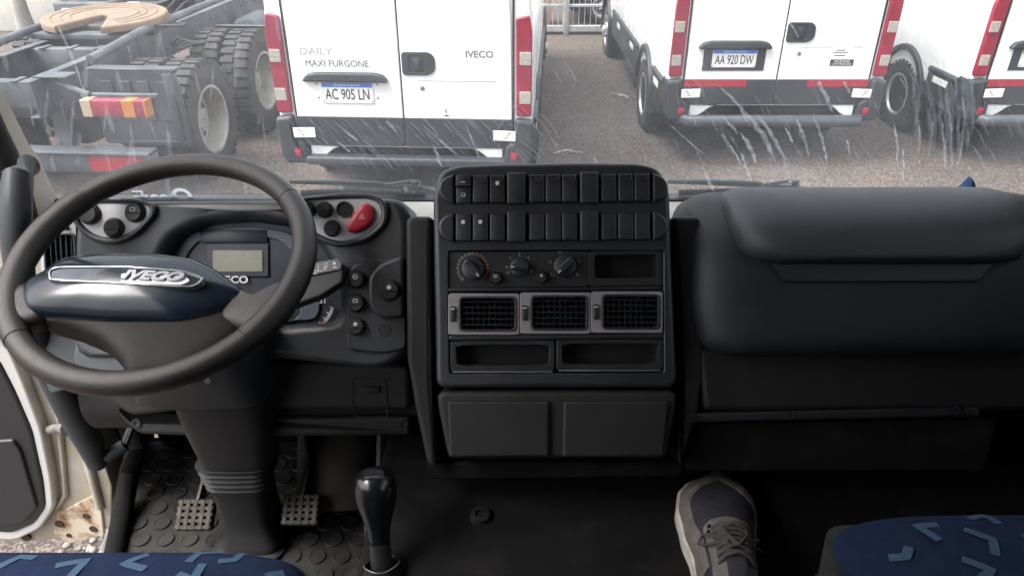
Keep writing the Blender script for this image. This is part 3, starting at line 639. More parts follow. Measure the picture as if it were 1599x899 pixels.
# windscreen pillar, left: beige trim following the glass edge
def pillar(P, wd, dp, m, nm):
    bm = NB(); secs = []
    for p in P:
        p = Vector(p); secs.append([p + Vector((-wd, -dp, 0)), p + Vector((-wd * 0.3, -dp * 1.25, 0)), p + Vector((-0.004, -dp * 0.7, 0)), p + Vector((0, 0.02, 0)), p + Vector((-wd, 0.03, 0))])
    loft(bm, secs); return part(nm, bm, m, CAB, smooth=50)
pl = [(-0.835, 1.30, 1.90), on_y(82, 318, 1.29), on_y(59, 270, 1.265), on_y(50, 250, 1.258), on_y(35, 232, 1.25), on_y(2, 166, 1.22), on_y(-70, 20, 1.17), (-0.93, 1.08, 2.93)]
pl[0] = (pl[1][0] + 0.02, 1.31, 1.88)
pillar([tuple(p) for p in pl], 0.055, 0.035, BEIG, 'left_pillar_trim')
pr = [(1.0, 1.31, 1.9), (1.0, 1.26, 2.2), (0.99, 1.08, 2.93)]
bm = NB(); loft(bm, [[Vector(p) + Vector(d) for d in ((0, -0.03, 0), (0.06, -0.04, 0), (0.06, 0.03, 0), (0, 0.02, 0))] for p in pr]); part('right_pillar_trim', bm, BEIG, CAB)
bm = NB(); tube(bm, [on_y(-120, 0, 1.10), on_y(-42, 140, 1.15), on_y(-12, 205, 1.18), on_y(8, 245, 1.19), on_y(26, 285, 1.2), (-0.90, 1.23, 1.9), (-0.92, 1.2, 1.6)], 0.022, 10); part('door_seal', bm, RUB, CAB)
# left kick wall and sill
bm = NB(); loft(bm, [[(x_, 1.19, z_), (x_ + 0.03, 1.19, z_), (x_ + 0.03, 1.33, z_), (x_, 1.33, z_)] for x_, z_ in ((-0.885, 1.30), (-0.86, 1.50), (-0.80, 1.66))])
tube(bm, [on_y(196, 650, 1.20), on_z(212, 700, 1.46), on_z(203, 735, 1.40), on_z(193, 790, 1.36), on_z(184, 840, 1.34), on_z(174, 890, 1.34)], 0.020, 10)
part('kick_panel', bm, CARP, CAB)
bm = NB(); S = [on_x(160, 700, -0.96), on_x(176, 745, -0.955), on_x(183, 790, -0.955), on_x(176, 830, -0.955), on_x(164, 866, -0.955), on_x(150, 900, -0.955)]
tube(bm, S, 0.017, 12, flat=(0.8, 1)); part('door_sill_edge', bm, DOORW, CAB)
bm = NB(); tube(bm, [p + Vector((0.028, 0, 0.004)) for p in S], 0.012, 8); part('sill_seal', bm, RUB, CAB)
# grab handle on the left pillar
bm = NB()
GH = [on_y(45, 258, 1.10), on_y(28, 275, 1.05), on_y(24, 320, 1.03), on_y(26, 380, 1.02), on_y(36, 470, 1.02), on_y(70, 560, 1.04), on_y(112, 640, 1.06), on_y(140, 690, 1.07), on_y(152, 725, 1.08)]
tube(bm, GH, [0.018, 0.022, 0.023, 0.022, 0.022, 0.026, 0.028, 0.026, 0.018], 14, flat=(1.0, 0.9), up=Vector((0, 1, 0))); part('grab_handle', bm, PLG, CAB, smooth=60)
bm = NB(); tube(bm, [on_y(165, 715, 1.08), on_y(195, 694, 1.10)], 0.013, 12); tube(bm, [on_y(195, 694, 1.10), on_y(208, 660, 1.14)], 0.008, 8); part('release_lever', bm, PLG, CAB)

# floors
bm = NB(); prism(bm, [(-0.895, 1.32), (-0.80, 0.99), (-0.74, 0.85), (-0.70, 0.2), (-0.70, -0.25), (-0.22, -0.25), (-0.22, 1.32)], 1.29, 1.33); o = part('driver_floor', bm, CARP); tag(o, 'dark cab floor at the driver side', 'floor', kind='structure')
bm = NB(); box(bm, (0.40, 0.55, 1.44), (1.28, 1.6, 0.26), 0.02, 3); o = part('centre_floor', bm, CARP); tag(o, 'raised black cab floor over the engine tunnel', 'floor', kind='structure')
bm = NB(); lathe(bm, [(0.017, 0), (0.016, 0.010), (0.009, 0.011), (0.009, 0.006)], 16, T(*on_z(750, 808, 1.57))); o = part('floor_plug', bm, RUB, origin=on_z(750, 808, 1.57)); tag(o, 'small round plastic plug on the black floor below the drawers', 'plug')
# driver mat with raised coins
bm = NB(); MT = [on_z(218, 702, 1.33), on_z(178, 800, 1.33), on_z(150, 900, 1.33), on_z(140, 1000, 1.33)]
prism(bm, [(-0.69, 0.55), (-0.26, 0.55), (-0.26, 1.30), (-0.875, 1.30), (-0.785, 0.99), (-0.73, 0.85)], 1.331, 1.336, 0.001, 1)
j = 0; yy = 0.72
while yy < 1.28:
    xx = -0.86 + (0.024 if j % 2 else 0)
    while xx < -0.28:
        if xx > -0.785 + 0.02 - (yy - 0.99) * 0.30 and not (-0.585 < xx < -0.455 and 0.96 < yy < 1.10): lathe(bm, [(0.0178, 1.336), (0.0166, 1.3395), (0.014, 1.3395), (0.0135, 1.3385)], 16, T(xx, yy, 0))
        xx += 0.048
    yy += 0.0415; j += 1
o = part('floor_mat', bm, MAT_R, smooth=25, origin=(-0.55, 0.95, 1.33)); tag(o, 'black rubber floor mat with raised round studs under the pedals', 'floor mat')
bm = NB(); tube(bm, [(-0.36, 1.10, 1.35), (-0.36, 1.28, 1.62)], 0.09, 12); box(bm, (-0.39, 1.28, 1.60), (0.13, 0.08, 0.14), 0.01); part('heater_casing', bm, mat('dusty_casing', (0.05, 0.045, 0.04), 0.7, var=0.4, vscale=15), CAB)

# ------------------------------------------------------------------ windscreen
FG = Fr((0.06, YB + 0.012, 1.93), tilt=-11)
WS = thing('windscreen', 'large dusty windscreen streaked with dried water marks', 'windscreen', M=T(0.06, YB + 0.012, 1.93))
bm = NB(); vs = [bm.verts.new((x_, y_, 0)) for x_, y_ in ((-0.97, 0), (0.97, 0), (0.97, 1.05), (-0.97, 1.05))]; bm.faces.new(vs)
part('glass', bm, GLASS, WS, FG.M)
SN = [0]
def stroke(bm, P, wd, rnd):      # a dried run on the glass: ragged sliver, thick in its middle and thinning out to the sides
    SN[0] += 1; zz = -0.002 - 0.00003 * SN[0]
    P = [Vector((*FG.uv(*p, zz), zz)) for p in P]; n = 16; rows = []
    lay = bm.verts.layers.float.get('film') or bm.verts.layers.float.new('film')
    for i in range(n + 1):
        t = i / n * (len(P) - 1); k = min(int(t), len(P) - 2); f = t - k; p = P[k].lerp(P[k + 1], f); d = (P[k + 1] - P[k]).normalized(); q = Vector((-d.y, d.x, 0))
        e = math.sin(math.pi * i / n); s = 2.0 * wd * (0.15 + 0.85 * e ** 0.6) * rnd.uniform(0.7, 1.1); dn = min(1, e * 2.2) * rnd.uniform(0.45, 1); j_ = rnd.uniform(-.3, .3) * s
        row = []
        for a, dd in ((-1, 0), (-.45, .7), (0, 1), (.4, .75), (1, 0)):
            v = bm.verts.new(p + q * (a * s + j_)); v[lay] = dd * dn; row.append(v)
        rows.append(row)
    for i in range(n):
        for k in range(4): bm.faces.new((rows[i][k], rows[i][k + 1], rows[i + 1][k + 1], rows[i + 1][k]))
rs = random.Random(11)
bm = NB()
for P, wd in [([(1120, 132), (1155, 165), (1172, 200)], .0022), ([(1125, 178), (1140, 195), (1154, 212)], .0022), ([(1160, 170), (1195, 215), (1215, 262)], .0036), ([(1155, 205), (1172, 232), (1184, 262)], .0028),
              ([(1180, 175), (1205, 210), (1224, 245), (1234, 290)], .0026), ([(1125, 205), (1145, 235), (1160, 262)], .0018), ([(1225, 197), (1232, 210), (1239, 225)], .0018), ([(1240, 180), (1256, 212), (1264, 248)], .0024),
              ([(1268, 175), (1284, 215), (1294, 262)], .0022), ([(1274, 128), (1290, 150), (1301, 178)], .0026), ([(1278, 125), (1284, 140)], .0018), ([(1316, 125), (1330, 150)], .0018), ([(1396, 190), (1401, 225), (1402, 270)], .0020),
              ([(1409, 228), (1411, 255), (1410, 290)], .0018), ([(1434, 190), (1438, 230)], .0018), ([(1322, 215), (1328, 245)], .0016), ([(1098, 262), (1108, 285), (1116, 300)], .0028), ([(1156, 235), (1166, 262), (1176, 290)], .0026), ([(1228, 262), (1236, 292)], .0028),
              ([(522, 190), (545, 210), (562, 222)], .0020), ([(525, 220), (538, 230), (550, 240)], .0020), ([(590, 195), (600, 205)], .0016), ([(601, 186), (612, 198), (622, 210)], .0020), ([(655, 190), (690, 222), (722, 250)], .0014), ([(725, 190), (740, 225), (752, 255)], .0013),
              ([(83, 25), (98, 55), (110, 80), (125, 125), (136, 155)], .0022), ([(762, 218), (775, 205), (800, 170), (818, 120)], .0008), ([(950, 144), (975, 149), (985, 153)], .0016), ([(860, 240), (885, 234), (915, 240)], .0016),
              ([(1480, 150), (1484, 190), (1486, 230), (1488, 268)], .0022), ([(1503, 140), (1506, 190), (1500, 240), (1490, 275)], .0020), ([(1470, 180), (1475, 225), (1476, 272)], .0022), ([(1000, 30), (1010, 60)], .0010),
              ([(1040, 190), (1080, 225), (1110, 250)], .0008), ([(1220, 20), (1240, 45), (1248, 62)], .0012), ([(690, 262), (684, 245), (676, 225)], .0025)]:
    stroke(bm, P, wd, rs)
part('dried_streaks', bm, STREAK, WS, FG.M, recalc=False)['kind'] = 'stuff'
bm = NB()
for i in range(120):
    x0 = rs.uniform(440, 820); y0 = rs.uniform(150, 235); L = rs.uniform(20, 60); stroke(bm, [(x0, y0), (x0 + L * 0.6, y0 + L * 0.5), (x0 + L, y0 + L)], rs.uniform(.0005, .0014), rs)
for i in range(34):
    x0 = rs.uniform(1420, 1515); y0 = rs.uniform(80, 190); L = rs.uniform(50, 120); stroke(bm, [(x0, y0), (x0 + L * 0.08, y0 + L * 0.5), (x0 + L * 0.05, y0 + L)], rs.uniform(.0010, .0030), rs)
for i in range(50):
    x0 = rs.uniform(500, 680); y0 = rs.uniform(284, 300); L = rs.uniform(8, 20); stroke(bm, [(x0, y0), (x0 + L * 0.4, y0 + L)], rs.uniform(.0006, .0018), rs)
for i in range(36):
    x0 = rs.uniform(0, 440); y0 = rs.uniform(20, 250); L = rs.uniform(25, 110); s_ = rs.choice((0.15, 0.3, -0.1)); stroke(bm, [(x0, y0), (x0 + L * s_ * 0.4, y0 + L * 0.5), (x0 + L * s_, y0 + L)], rs.uniform(.0008, .0035), rs)
for i in range(130):
    x0 = rs.uniform(840, 1590); y0 = rs.uniform(60, 290); L = rs.uniform(12, 60); stroke(bm, [(x0, y0), (x0 + L * 0.35, y0 + L * 0.5), (x0 + L * 0.55, y0 + L)], rs.uniform(.0005, .0012), rs)
part('faint_streaks', bm, STREAKD, WS, FG.M, recalc=False)['kind'] = 'stuff'
# mirrored letters stuck on the outside of the glass, their lower part behind the dash
bm = NB(); c_ = FG.uv(240, 307, -0.004); text_bm(bm, 'E', 0.042, (FG.uv(217, 313)[0] + 0.002, c_[1] - 0.002, -0.004), 0.0003, mirror=True, wide=1.3)
text_bm(bm, 'cean', 0.042, (FG.uv(248, 313)[0], c_[1] - 0.002, -0.004), 0.0003, mirror=True, wide=1.02, weight=0.0006); text_bm(bm, 'O', 0.052, (FG.uv(285, 313)[0], c_[1] - 0.002, -0.004), 0.0003, mirror=True, weight=0.0012)
part('window_letters', bm, glass_mat('letter_film', 0.9, 0.05, spots=False), WS, FG.M)
# wipers
for k, (dx, lb) in enumerate(((0, 'wiper parked below the glass left of the centre console'), (590, 'wiper parked below the glass between console and passenger pad'))):
    o0 = FG.M @ Vector((*FG.uv(560 + dx, 292, -0.03), -0.03)); WP = thing('windscreen_wiper', lb, 'wiper', M=T(*o0), group='windscreen wipers')
    def P3(px, py, w): return FG.M @ Vector((*FG.uv(px + dx, py, w), w))
    bm = NB(); tube(bm, [P3(452, 284, -0.035), P3(520, 285, -0.04), P3(592, 288, -0.04), P3(600, 289, -0.04)], [0.004, 0.006, 0.007, 0.005], 8, flat=(0.7, 1)); tube(bm, [P3(598, 289, -0.04), P3(650, 292, -0.035), P3(705, 300, -0.03)], 0.0035, 8)
    part('arm', bm, VBL, WP)
    bm = NB(); tube(bm, [P3(470, 301, -0.012), P3(560, 298, -0.012), P3(665, 303, -0.012)], 0.005, 8, flat=(0.6, 1.2)); part('blade', bm, RUB, WP)
    bm = NB(); tube(bm, [P3(600, 289, -0.038), P3(642, 283, -0.035), P3(656, 284, -0.03), P3(656, 293, -0.02)], 0.0035, 8); box(bm, tuple(P3(648, 286, -0.03)), (0.014, 0.01, 0.01), 0.003); part('bracket', bm, PLG, WP)

# ================================================================== DASHBOARD
DM = T(0.06, 1.15, 1.58)
D = thing('dashboard', 'black truck dashboard with instrument binnacle, centre console and passenger pad', 'dashboard', M=DM)
YZ = Matrix(((0, 0, 1, 0), (1, 0, 0, 0), (0, 1, 0, 0), (0, 0, 0, 1)))     # (Y,Z) profile swept along X
bm = NB(); prism(bm, rounded([(1.305, 1.60), (1.305, ZS), (1.20, ZS + 0.003), (1.165, 1.92), (1.13, 1.85), (1.02, 1.72), (1.0, 1.66), (1.03, 1.60)], 0.03), WX0, WX1, 0, M=YZ)
part('dash_base', bm, LOWP, D)
bm = NB(); prism(bm, rounded([(1.304, ZS - 0.03), (1.304, ZS + 0.008), (1.185, ZS + 0.010), (1.155, ZS - 0.03)], 0.02), WX0 - 0.08, WX1 - 0.005, 0, M=YZ)
part('dash_shelf', bm, SHELF, D)
FI = Fr(axis_pt(1.20), 30); FC = Fr(axis_pt(1.12), 30); FP = Fr(axis_pt(1.13), 30)
def px(F, v, D_): return v * D_ / FPX
k2 = 1.20 / FPX; kc = 1.12 / FPX
# ---- binnacle
out = rounded(FI.pts([(112, 560), (112, 345), (124, 318), (160, 313), (300, 312), (480, 311), (600, 308), (632, 312), (642, 345), (642, 555), (600, 578), (430, 560), (250, 560)]), 0.03, 6)
hole = rounded(FI.pts([(248, 505), (246, 410), (268, 370), (310, 348), (385, 342), (448, 350), (494, 376), (522, 425), (530, 480), (518, 505), (430, 509), (330, 509)]), 0.012, 4)
bm = NB(); ring(bm, out, hole, -0.12, 0.0, 0.016, n=140, c=FI.uv(388, 430), winner=-0.004)
bn = part('instrument_binnacle', bm, PL, D, FI.M, smooth=50)
bm = NB(); prism(bm, [(x * 1.02, y) for x, y in hole], -0.10, -0.045); part('instrument_face', bm, INSTR, bn, FI.M)
w_ = -0.044
bm = NB()
ring(bm, rounded(FI.pts([(262, 500), (262, 400), (300, 362), (385, 352), (455, 362), (500, 410), (500, 500)], w_), 0.02), rounded(FI.pts([(288, 500), (290, 402), (312, 374), (385, 366), (440, 374), (470, 410), (470, 500)], w_), 0.02), w_, w_ + 0.004, 0.002)
box(bm, (*FI.uv(366, 369, w_), w_ + 0.003), (0.115, 0.022, 0.004), 0.002, mi=1); part('dial_reflection_ring', bm, [INSTL, INSTR], bn, FI.M)  # ring coloured as the pale glass reflection over the dials
bm = NB(); prism(bm, FI.pts([(322, 380), (420, 380), (420, 432), (322, 432)], w_), w_, w_ + 0.003, 0.001, 1); part('display_bezel', bm, INSTR, bn, FI.M)
bm = NB(); prism(bm, FI.pts([(334, 391), (411, 391), (411, 424), (334, 424)], w_), w_ + 0.003, w_ + 0.0045); part('lcd_display', bm, LCD, bn, FI.M)
bm = NB(); text_bm(bm, 'IVECO', 0.017, (*FI.uv(363, 437, w_), w_ + 0.004), 0.0004, wide=1.15, weight=0.0004)
part('maker_lettering', bm, ICON, bn, FI.M)
for (cx_, cy_, r_) in ((452, 455, 78),):
    bm = NB(); u0 = FI.uv(cx_, cy_, w_)
    for k in range(46):
        a = R(-62 + 75 * k / 45) if k < 26 else R(-62 + 75 * 25 / 45); L = 0.009 if k % 5 == 0 else 0.005; rr = r_ * k2
        box(bm, (rr - L / 2, 0, 0), (L, 0.0012, 0.0006), M=T(u0[0], u0[1], w_ + 0.004) @ RZ(math.degrees(a)), mi=1 if (2 < k < 14 and k % 2) else 0)
    part('gauge_ticks', bm, [ICON, ICONR], bn, FI.M)
bm = NB(); text_bm(bm, '31', 0.013, (*FI.uv(505, 470, w_), w_ + 0.004), 0.0003); part('gauge_number', bm, ICON, bn, FI.M)
def round_button(F, k, cx_, cy_, r_, par, m=PLB, cap=True, name='round_button', icon=None, base=0.002, split=True):
    u = F.uv(cx_, cy_, base); r = r_ * k; bm = NB()
    lathe(bm, [(r * 1.06, base), (r * 1.06, base + 0.003), (r * 0.95, base + 0.006), (r * 0.9, base + 0.006)], 28, T(u[0], u[1], 0))
    if cap:
        # rocker cap: two halves tilted against each other
        lathe(bm, [(r * 0.88, base + 0.002), (r * 0.88, base + 0.008), (r * 0.80, base + 0.0105), (0.0005, base + 0.0105)], 28, T(u[0], u[1], 0), caps=False)
        if split: box(bm, (u[0], u[1] - r * 0.12, base + 0.011), (r * 1.45, r * 0.10, 0.003), 0.0008, 1)
    o = part(name, bm, m, par, F.M)
    if icon:
        bm = NB()
        if icon == 'dot': lathe(bm, [(r * 0.22, base + 0.0108), (r * 0.22, base + 0.0115)], 12, T(u[0], u[1] + r * 0.28, 0))
        elif icon == 'ring': ring(bm, rrect(-r * .3, -r * .2, r * .3, r * .2, r * .15), rrect(-r * .22, -r * .12, r * .22, r * .12, r * .1), base + 0.0108, base + 0.0114, n=24, M=T(u[0], u[1] + r * 0.28, 0))
        elif icon == 'dash': box(bm, (u[0], u[1] + r * 0.28, base + 0.0112), (r * 0.5, r * 0.08, 0.0006)); ring(bm, rrect(-r * .3, -r * .3, r * .3, r * .3, r * .28), rrect(-r * .24, -r * .24, r * .24, r * .24, r * .22), base + 0.0108, base + 0.0114, n=24, M=T(u[0], u[1] + r * 0.28, 0))
        part('icon', bm, ICON, o, F.M)
    return o
def pod(P, name):
    O = rounded(FI.pts(P), 0.016, 5); c = (sum(p[0] for p in O) / len(O), sum(p[1] for p in O) / len(O))
    big = [(c[0] + (x - c[0]) * 1.0 + (x - c[0]) / max(1e-6, math.hypot(x - c[0], y - c[1])) * 0.010, y + (y - c[1]) / max(1e-6, math.hypot(x - c[0], y - c[1])) * 0.010) for x, y in O]
    bm = NB(); ring(bm, big, O, -0.01, 0.009, 0.004, c=c, n=80); o = part(name + '_rim', bm, PL, D, FI.M)
    bm = NB(); prism(bm, O, -0.01, 0.004, 0.001, 1); return part(name, bm, SILV, D, FI.M)
pL = pod([(121, 332), (130, 320), (160, 317), (215, 317), (238, 323), (235, 338), (210, 362), (178, 374), (150, 368), (130, 352)], 'headlamp_switch_pod')
round_button(FI, k2, 141, 334, 16, pL, base=0.004, split=False); round_button(FI, k2, 212, 332, 15, pL, base=0.004, icon='ring'); round_button(FI, k2, 179, 356, 15, pL, base=0.004)
pR = pod([(470, 314), (520, 311), (575, 310), (592, 316), (598, 330), (595, 350), (570, 370), (532, 378), (505, 370), (478, 352)], 'hazard_switch_pod')
round_button(FI, k2, 507, 328, 12.5, pR, base=0.004); round_button(FI, k2, 519, 357, 12.5, pR, base=0.004)
round_button(FI, k2, 480, 328, 12.5, pR, base=0.004)
bm = NB(); u = FI.uv(538, 327, 0.004); lathe(bm, [(12.5 * k2, 0.0045), (12.5 * k2, 0.0065), (11 * k2, 0.0065), (10.5 * k2, 0.0047), (0.0005, 0.0047)], 28, T(u[0], u[1], 0), caps=False); part('empty_socket', bm, BLK, pR, FI.M)
bm = NB(); pillow(bm, rounded(FI.pts([(571, 316), (582, 322), (586, 340), (577, 356), (556, 365), (543, 362), (542, 352), (556, 330)], 0.006), 0.008), 0.016, 0.008, pw=5, back=0.003, rings=6, n=48)
hz = part('hazard_button', bm, RED, pR, FI.M, smooth=60)
bm = NB(); u = FI.uv(565, 339, 0.016)
for sc in (1, 0.55):
    q = [(0.0055 * sc * math.sin(R(a)), 0.0055 * sc * math.cos(R(a))) for a in (0, 120, 240)]
    for i in range(3):
        a, b = q[i], q[(i + 1) % 3]; tube(bm, [(a[0] + u[0], a[1] + u[1], 0.0163), (b[0] + u[0], b[1] + u[1], 0.0163)], 0.0005, 6)
part('triangle_icon', bm, mat('icon_pink', (0.6, 0.3, 0.32), 0.5), hz, FI.M)
# ---- switch panel right of the wheel
bm = NB(); prism(bm, rounded(FI.pts([(541, 545), (540, 440), (552, 412), (580, 405), (634, 402), (636, 545), (600, 552)]), 0.012), -0.02, 0.006, 0.004, 3); sp = part('switch_panel', bm, PL, D, FI.M)
for cy_, ic in ((436, 'dash'), (473, 'ring'), (509, 'dot')): round_button(FI, k2, 557, cy_, 13.5, sp, base=0.006, icon=ic)
bm = NB(); prism(bm, rounded(FI.pts([(579, 432), (596, 412), (627, 400), (634, 404), (634, 496), (600, 497), (583, 486), (578, 465)]), 0.010), 0.0, 0.020, 0.006, 3); kb = part('light_switch_housing', bm, PL, D, FI.M)
round_button(FI, k2, 609, 453, 16, kb, base=0.020, icon='dot')
bm = NB(); u = FI.uv(601, 515, 0.006); lathe(bm, [(9.5 * k2, 0.006), (9.5 * k2, 0.0072), (8.6 * k2, 0.0072), (8.4 * k2, 0.0064)], 24, T(u[0], u[1], 0)); part('blank_cap', bm, LOWP, sp, FI.M)
# ---- left side vent and trim
def vent(F, x0, y0, x1, y1, gx0, gy0, gx1, gy1, par, nslat, nfin, k, frame_m=SILV, wheel=None, w=0.0, vertical=False):
    O = F.pts([(x0, y1), (x1, y1), (x1, y0), (x0, y0)]); a = F.uv(gx0, gy1); b = F.uv(gx1, gy0)
    bm = NB(); ring(bm, rounded(O, 0.0015, 2), rrect(a[0], a[1], b[0], b[1], 0.006), w - 0.01, w + 0.004, 0.0012, n=96); v = part('air_vent', bm, frame_m, par, F.M)
    bm = NB(); ring(bm, rrect(a[0] - .0005, a[1] - .0005, b[0] + .0005, b[1] + .0005, 0.006), rrect(a[0] + 0.003, a[1] + 0.003, b[0] - 0.003, b[1] - 0.003, 0.004), w - 0.03, w + 0.0055, 0.001, n=72)
    W = b[0] - a[0]; H = b[1] - a[1]; cx_ = (a[0] + b[0]) / 2; cy_ = (a[1] + b[1]) / 2
    for i in range(nslat):
        t = (i + 1) / (nslat + 1)
        if vertical: box(bm, (a[0] + W * t, cy_, w - 0.004), (0.0022, H - 0.004, 0.009), 0.0008, 1)
        else: box(bm, (0, 0, 0), (W - 0.004, 0.0020, 0.010), 0.0008, 1, M=T(cx_, a[1] + H * t, w - 0.003) @ RX(-14))
    for i in range(nfin):
        t = (i + 1) / (nfin + 1)
        if vertical: box(bm, (cx_, a[1] + H * t, w - 0.018), (W - 0.004, 0.0015, 0.012))
        else: box(bm, (0, 0, 0), (0.0015, H - 0.004, 0.014), M=T(a[0] + W * t, cy_, w - 0.019) @ RY(18))
    part('louvres', bm, PL, v, F.M, smooth=30)
    bm = NB(); box(bm, (cx_, cy_, w - 0.031), (W, H, 0.002)); part('duct', bm, BLK, v, F.M)
    if wheel:
        c = F.uv(*wheel[:2]); bm = NB(); box(bm, (*c, w + 0.004), (wheel[2] * k, wheel[3] * k, 0.008), 0.003, 3)
        if wheel[3] > wheel[2]: box(bm, (c[0], c[1] + wheel[3] * k * 0.33, w + 0.009), (wheel[2] * k * 0.7, 0.0015, 0.002), mi=1)
        else: box(bm, (c[0] + wheel[2] * k * 0.38, c[1], w + 0.009), (0.0015, wheel[3] * k * 0.7, 0.002), mi=1)
        part('thumb_wheel', bm, [PLB, ICON], v, F.M)
    return v
FV = Fr(axis_pt(1.215), 24, yaw=0)
bm = NB(); prism(bm, rounded(FV.pts([(50, 560), (62, 345), (100, 340), (122, 345), (122, 600), (70, 620)]), 0.01), -0.06, -0.012, 0.004, 2); part('side_trim', bm, PLG, D, FV.M)
vent(FV, 66, 348, 121, 425, 73, 364, 119, 424, D, 5, 4, 1.21 / FPX, wheel=(98, 355, 24, 8), vertical=True)
# ---- lower left panels
FL = Fr((-0.45, 1.00, 1.70), 20)
bm = NB(); prism(bm, rounded(FL.pts([(128, 540), (420, 560), (640, 570), (642, 642), (300, 640), (205, 652), (170, 628)]), 0.015), -0.10, 0.0, 0.01, 3); lp = part('knee_panel', bm, mat('knee_brown', (0.016, 0.0135, 0.0135), 0.55, var=0.2, vscale=9, bump=0.3, bscale=600), D, FL.M)
bm = NB(); prism(bm, rounded(FL.pts([(178, 630), (205, 655), (640, 652), (642, 682), (330, 684), (215, 680), (185, 655)]), 0.01), -0.10, -0.004, 0.008, 3)
for sx_, sy_ in ((212, 661), (630, 662)):
    u = FL.uv(sx_, sy_); lathe(bm, [(0.008, -0.004), (0.008, -0.001), (0.005, -0.001), (0.004, -0.003)], 14, T(u[0], u[1], 0))
part('knee_panel_lip', bm, LOWP, D, FL.M)
bm = NB(); a = FL.uv(577, 608, 0.0); box(bm, (a[0], a[1], 0.002), (0.038, 0.012, 0.004), 0.002); ring(bm, rrect(-0.03, -0.05, 0.03, 0.02, 0.004), rrect(-0.0285, -0.0485, 0.0285, 0.0185, 0.003), 0, 0.0015, n=60, M=T(a[0], a[1], 0)); part('fuse_cover', bm, LOWP, D, FL.M)
bm = NB(); prism(bm, rounded(FI.pts([(118, 515), (160, 520), (215, 560), (225, 600), (150, 600), (112, 570)], -0.01), 0.012), -0.08, -0.008, 0.008, 3); u = FI.uv(143, 532, 0)
lathe(bm, [(0.011, -0.010), (0.011, -0.002), (0.007, 0.002), (0.001, 0.003)], 18, T(u[0], u[1], 0)); part('side_lower_trim', bm, PLG, D, FI.M)

# ---- centre console
cOut = rounded(FC.pts([(676, 392), (676, 300), (686, 268), (712, 258), (780, 255), (900, 253), (1000, 254), (1030, 262), (1046, 292), (1051, 392)]), 0.022, 5)
cOut = rounded(FC.pts([(690, 606), (681, 598), (677, 400), (676, 300), (686, 268), (712, 258), (780, 255), (900, 253), (1000, 254), (1030, 262), (1046, 292), (1050, 400), (1058, 596), (1052, 606)]), 0.018, 6)
bm = NB(); ring(bm, cOut, rounded(FC.pts([(699.5, 391), (1035.8, 390.5), (1037, 582), (701, 583)]), 0.0015, 2), -0.16, 0.0, 0.009, n=260, c=FC.uv(868, 440), ib=0.002); cc = part('console_surround', bm, PL, D, FC.M, smooth=50)
bm = NB(); prism(bm, rounded(FC.pts([(688, 380), (1042, 380), (1050, 560), (1050, 595), (690, 595), (688, 560)]), 0.006), -0.155, -0.038); part('console_body', bm, BLK, D, FC.M)
def slab(name, P, w0=-0.038, w1=0.0, bev=0.003, m=PL, par=D, r=0.004, F=FC):
    bm = NB(); prism(bm, rounded(F.pts(P), r, 3), w0, w1, bev, 3); return part(name, bm, m, par, F.M)
slab('console_bar', [(699.5, 449), (1035.5, 447), (1035.5, 452.5), (699.5, 456)], w1=-0.001); slab('console_bar', [(700, 523), (1036, 519), (1036, 529), (700, 532)], w1=-0.001)
# outer cheeks beside the console
for P in ([(634, 345), (642, 338), (675, 338), (676, 600), (684, 730), (668, 725), (650, 640), (636, 560)], [(1049, 338), (1092, 338), (1096, 400), (1100, 560), (1090, 640), (1062, 728), (1056, 700), (1060, 600)]):
    bm = NB(); prism(bm, rounded(FC.pts(P, -0.035), 0.008), -0.16, -0.03, 0.008, 3); part('console_cheek', bm, LOWP, D, FC.M)
# switch rows
def rocker(cx_, yt, yb, style, idx):
    a = FC.uv(cx_ - 11.6, yb); b = FC.uv(cx_ + 11.6, yt); W = b[0] - a[0]; H = b[1] - a[1]; cx2 = (a[0] + b[0]) / 2; bm = NB()
    if style == 'cover':
        box(bm, (cx2, a[1] + H * 0.30, 0.002), (W, H * 0.60, 0.010), 0.0015, 2); box(bm, (cx2, a[1] + H * 0.80, 0.005), (W, H * 0.40, 0.014), 0.0015, 2)
        box(bm, (cx2, a[1] + H * 0.62, 0.010), (W, 0.002, 0.008), 0.0006, 1)
    else:
        box(bm, (0, 0, 0), (W, H, 0.012), 0.0018, 3, M=T(cx2, a[1] + H / 2, 0.0035) @ RX(-3))
    if style in ('half', 'icon'):     # finger scoop outline and lower groove
        rr = W * 0.42; top = a[1] + H * 0.97
        tube(bm, [(cx2 + rr * math.cos(R(180 + 180 * k / 12)), top + rr * 1.05 * math.sin(R(180 + 180 * k / 12)), 0.0102) for k in range(13)], 0.0011, 6)
    if style == 'half':
        rr = W * 0.40; low = a[1] + H * 0.22
        tube(bm, [(cx2 - rr, low + 0.006, 0.0097), (cx2 - rr, low, 0.0093), (cx2 - rr * .6, low - 0.003, 0.0090), (cx2 + rr * .6, low - 0.003, 0.0090), (cx2 + rr, low, 0.0093), (cx2 + rr, low + 0.006, 0.0097)], 0.0009, 6)
    o = part('rocker_switch', bm, PL if style != 'icon' else PLB, cc, FC.M, smooth=30)
    if style in ('icon', 'icon2'):
        bm = NB(); lathe(bm, [(0.0032, 0.0096), (0.0030, 0.0108), (0.0001, 0.0111)], 12, T(cx2, a[1] + H * 0.70, 0.0004)); part('icon', bm, ICON, o, FC.M)
    if style == 'cover':
        bm = NB(); box(bm, (cx2, a[1] + H * 0.74, 0.0124), (0.007, 0.0012, 0.0006)); ring(bm, rrect(-.003, -.0025, .003, .0025, .001), rrect(-.002, -.0015, .002, .003, .0008), 0.0072, 0.0078, n=20, M=T(cx2, a[1] + H * 0.3, 0)); part('icon', bm, ICON, o, FC.M)
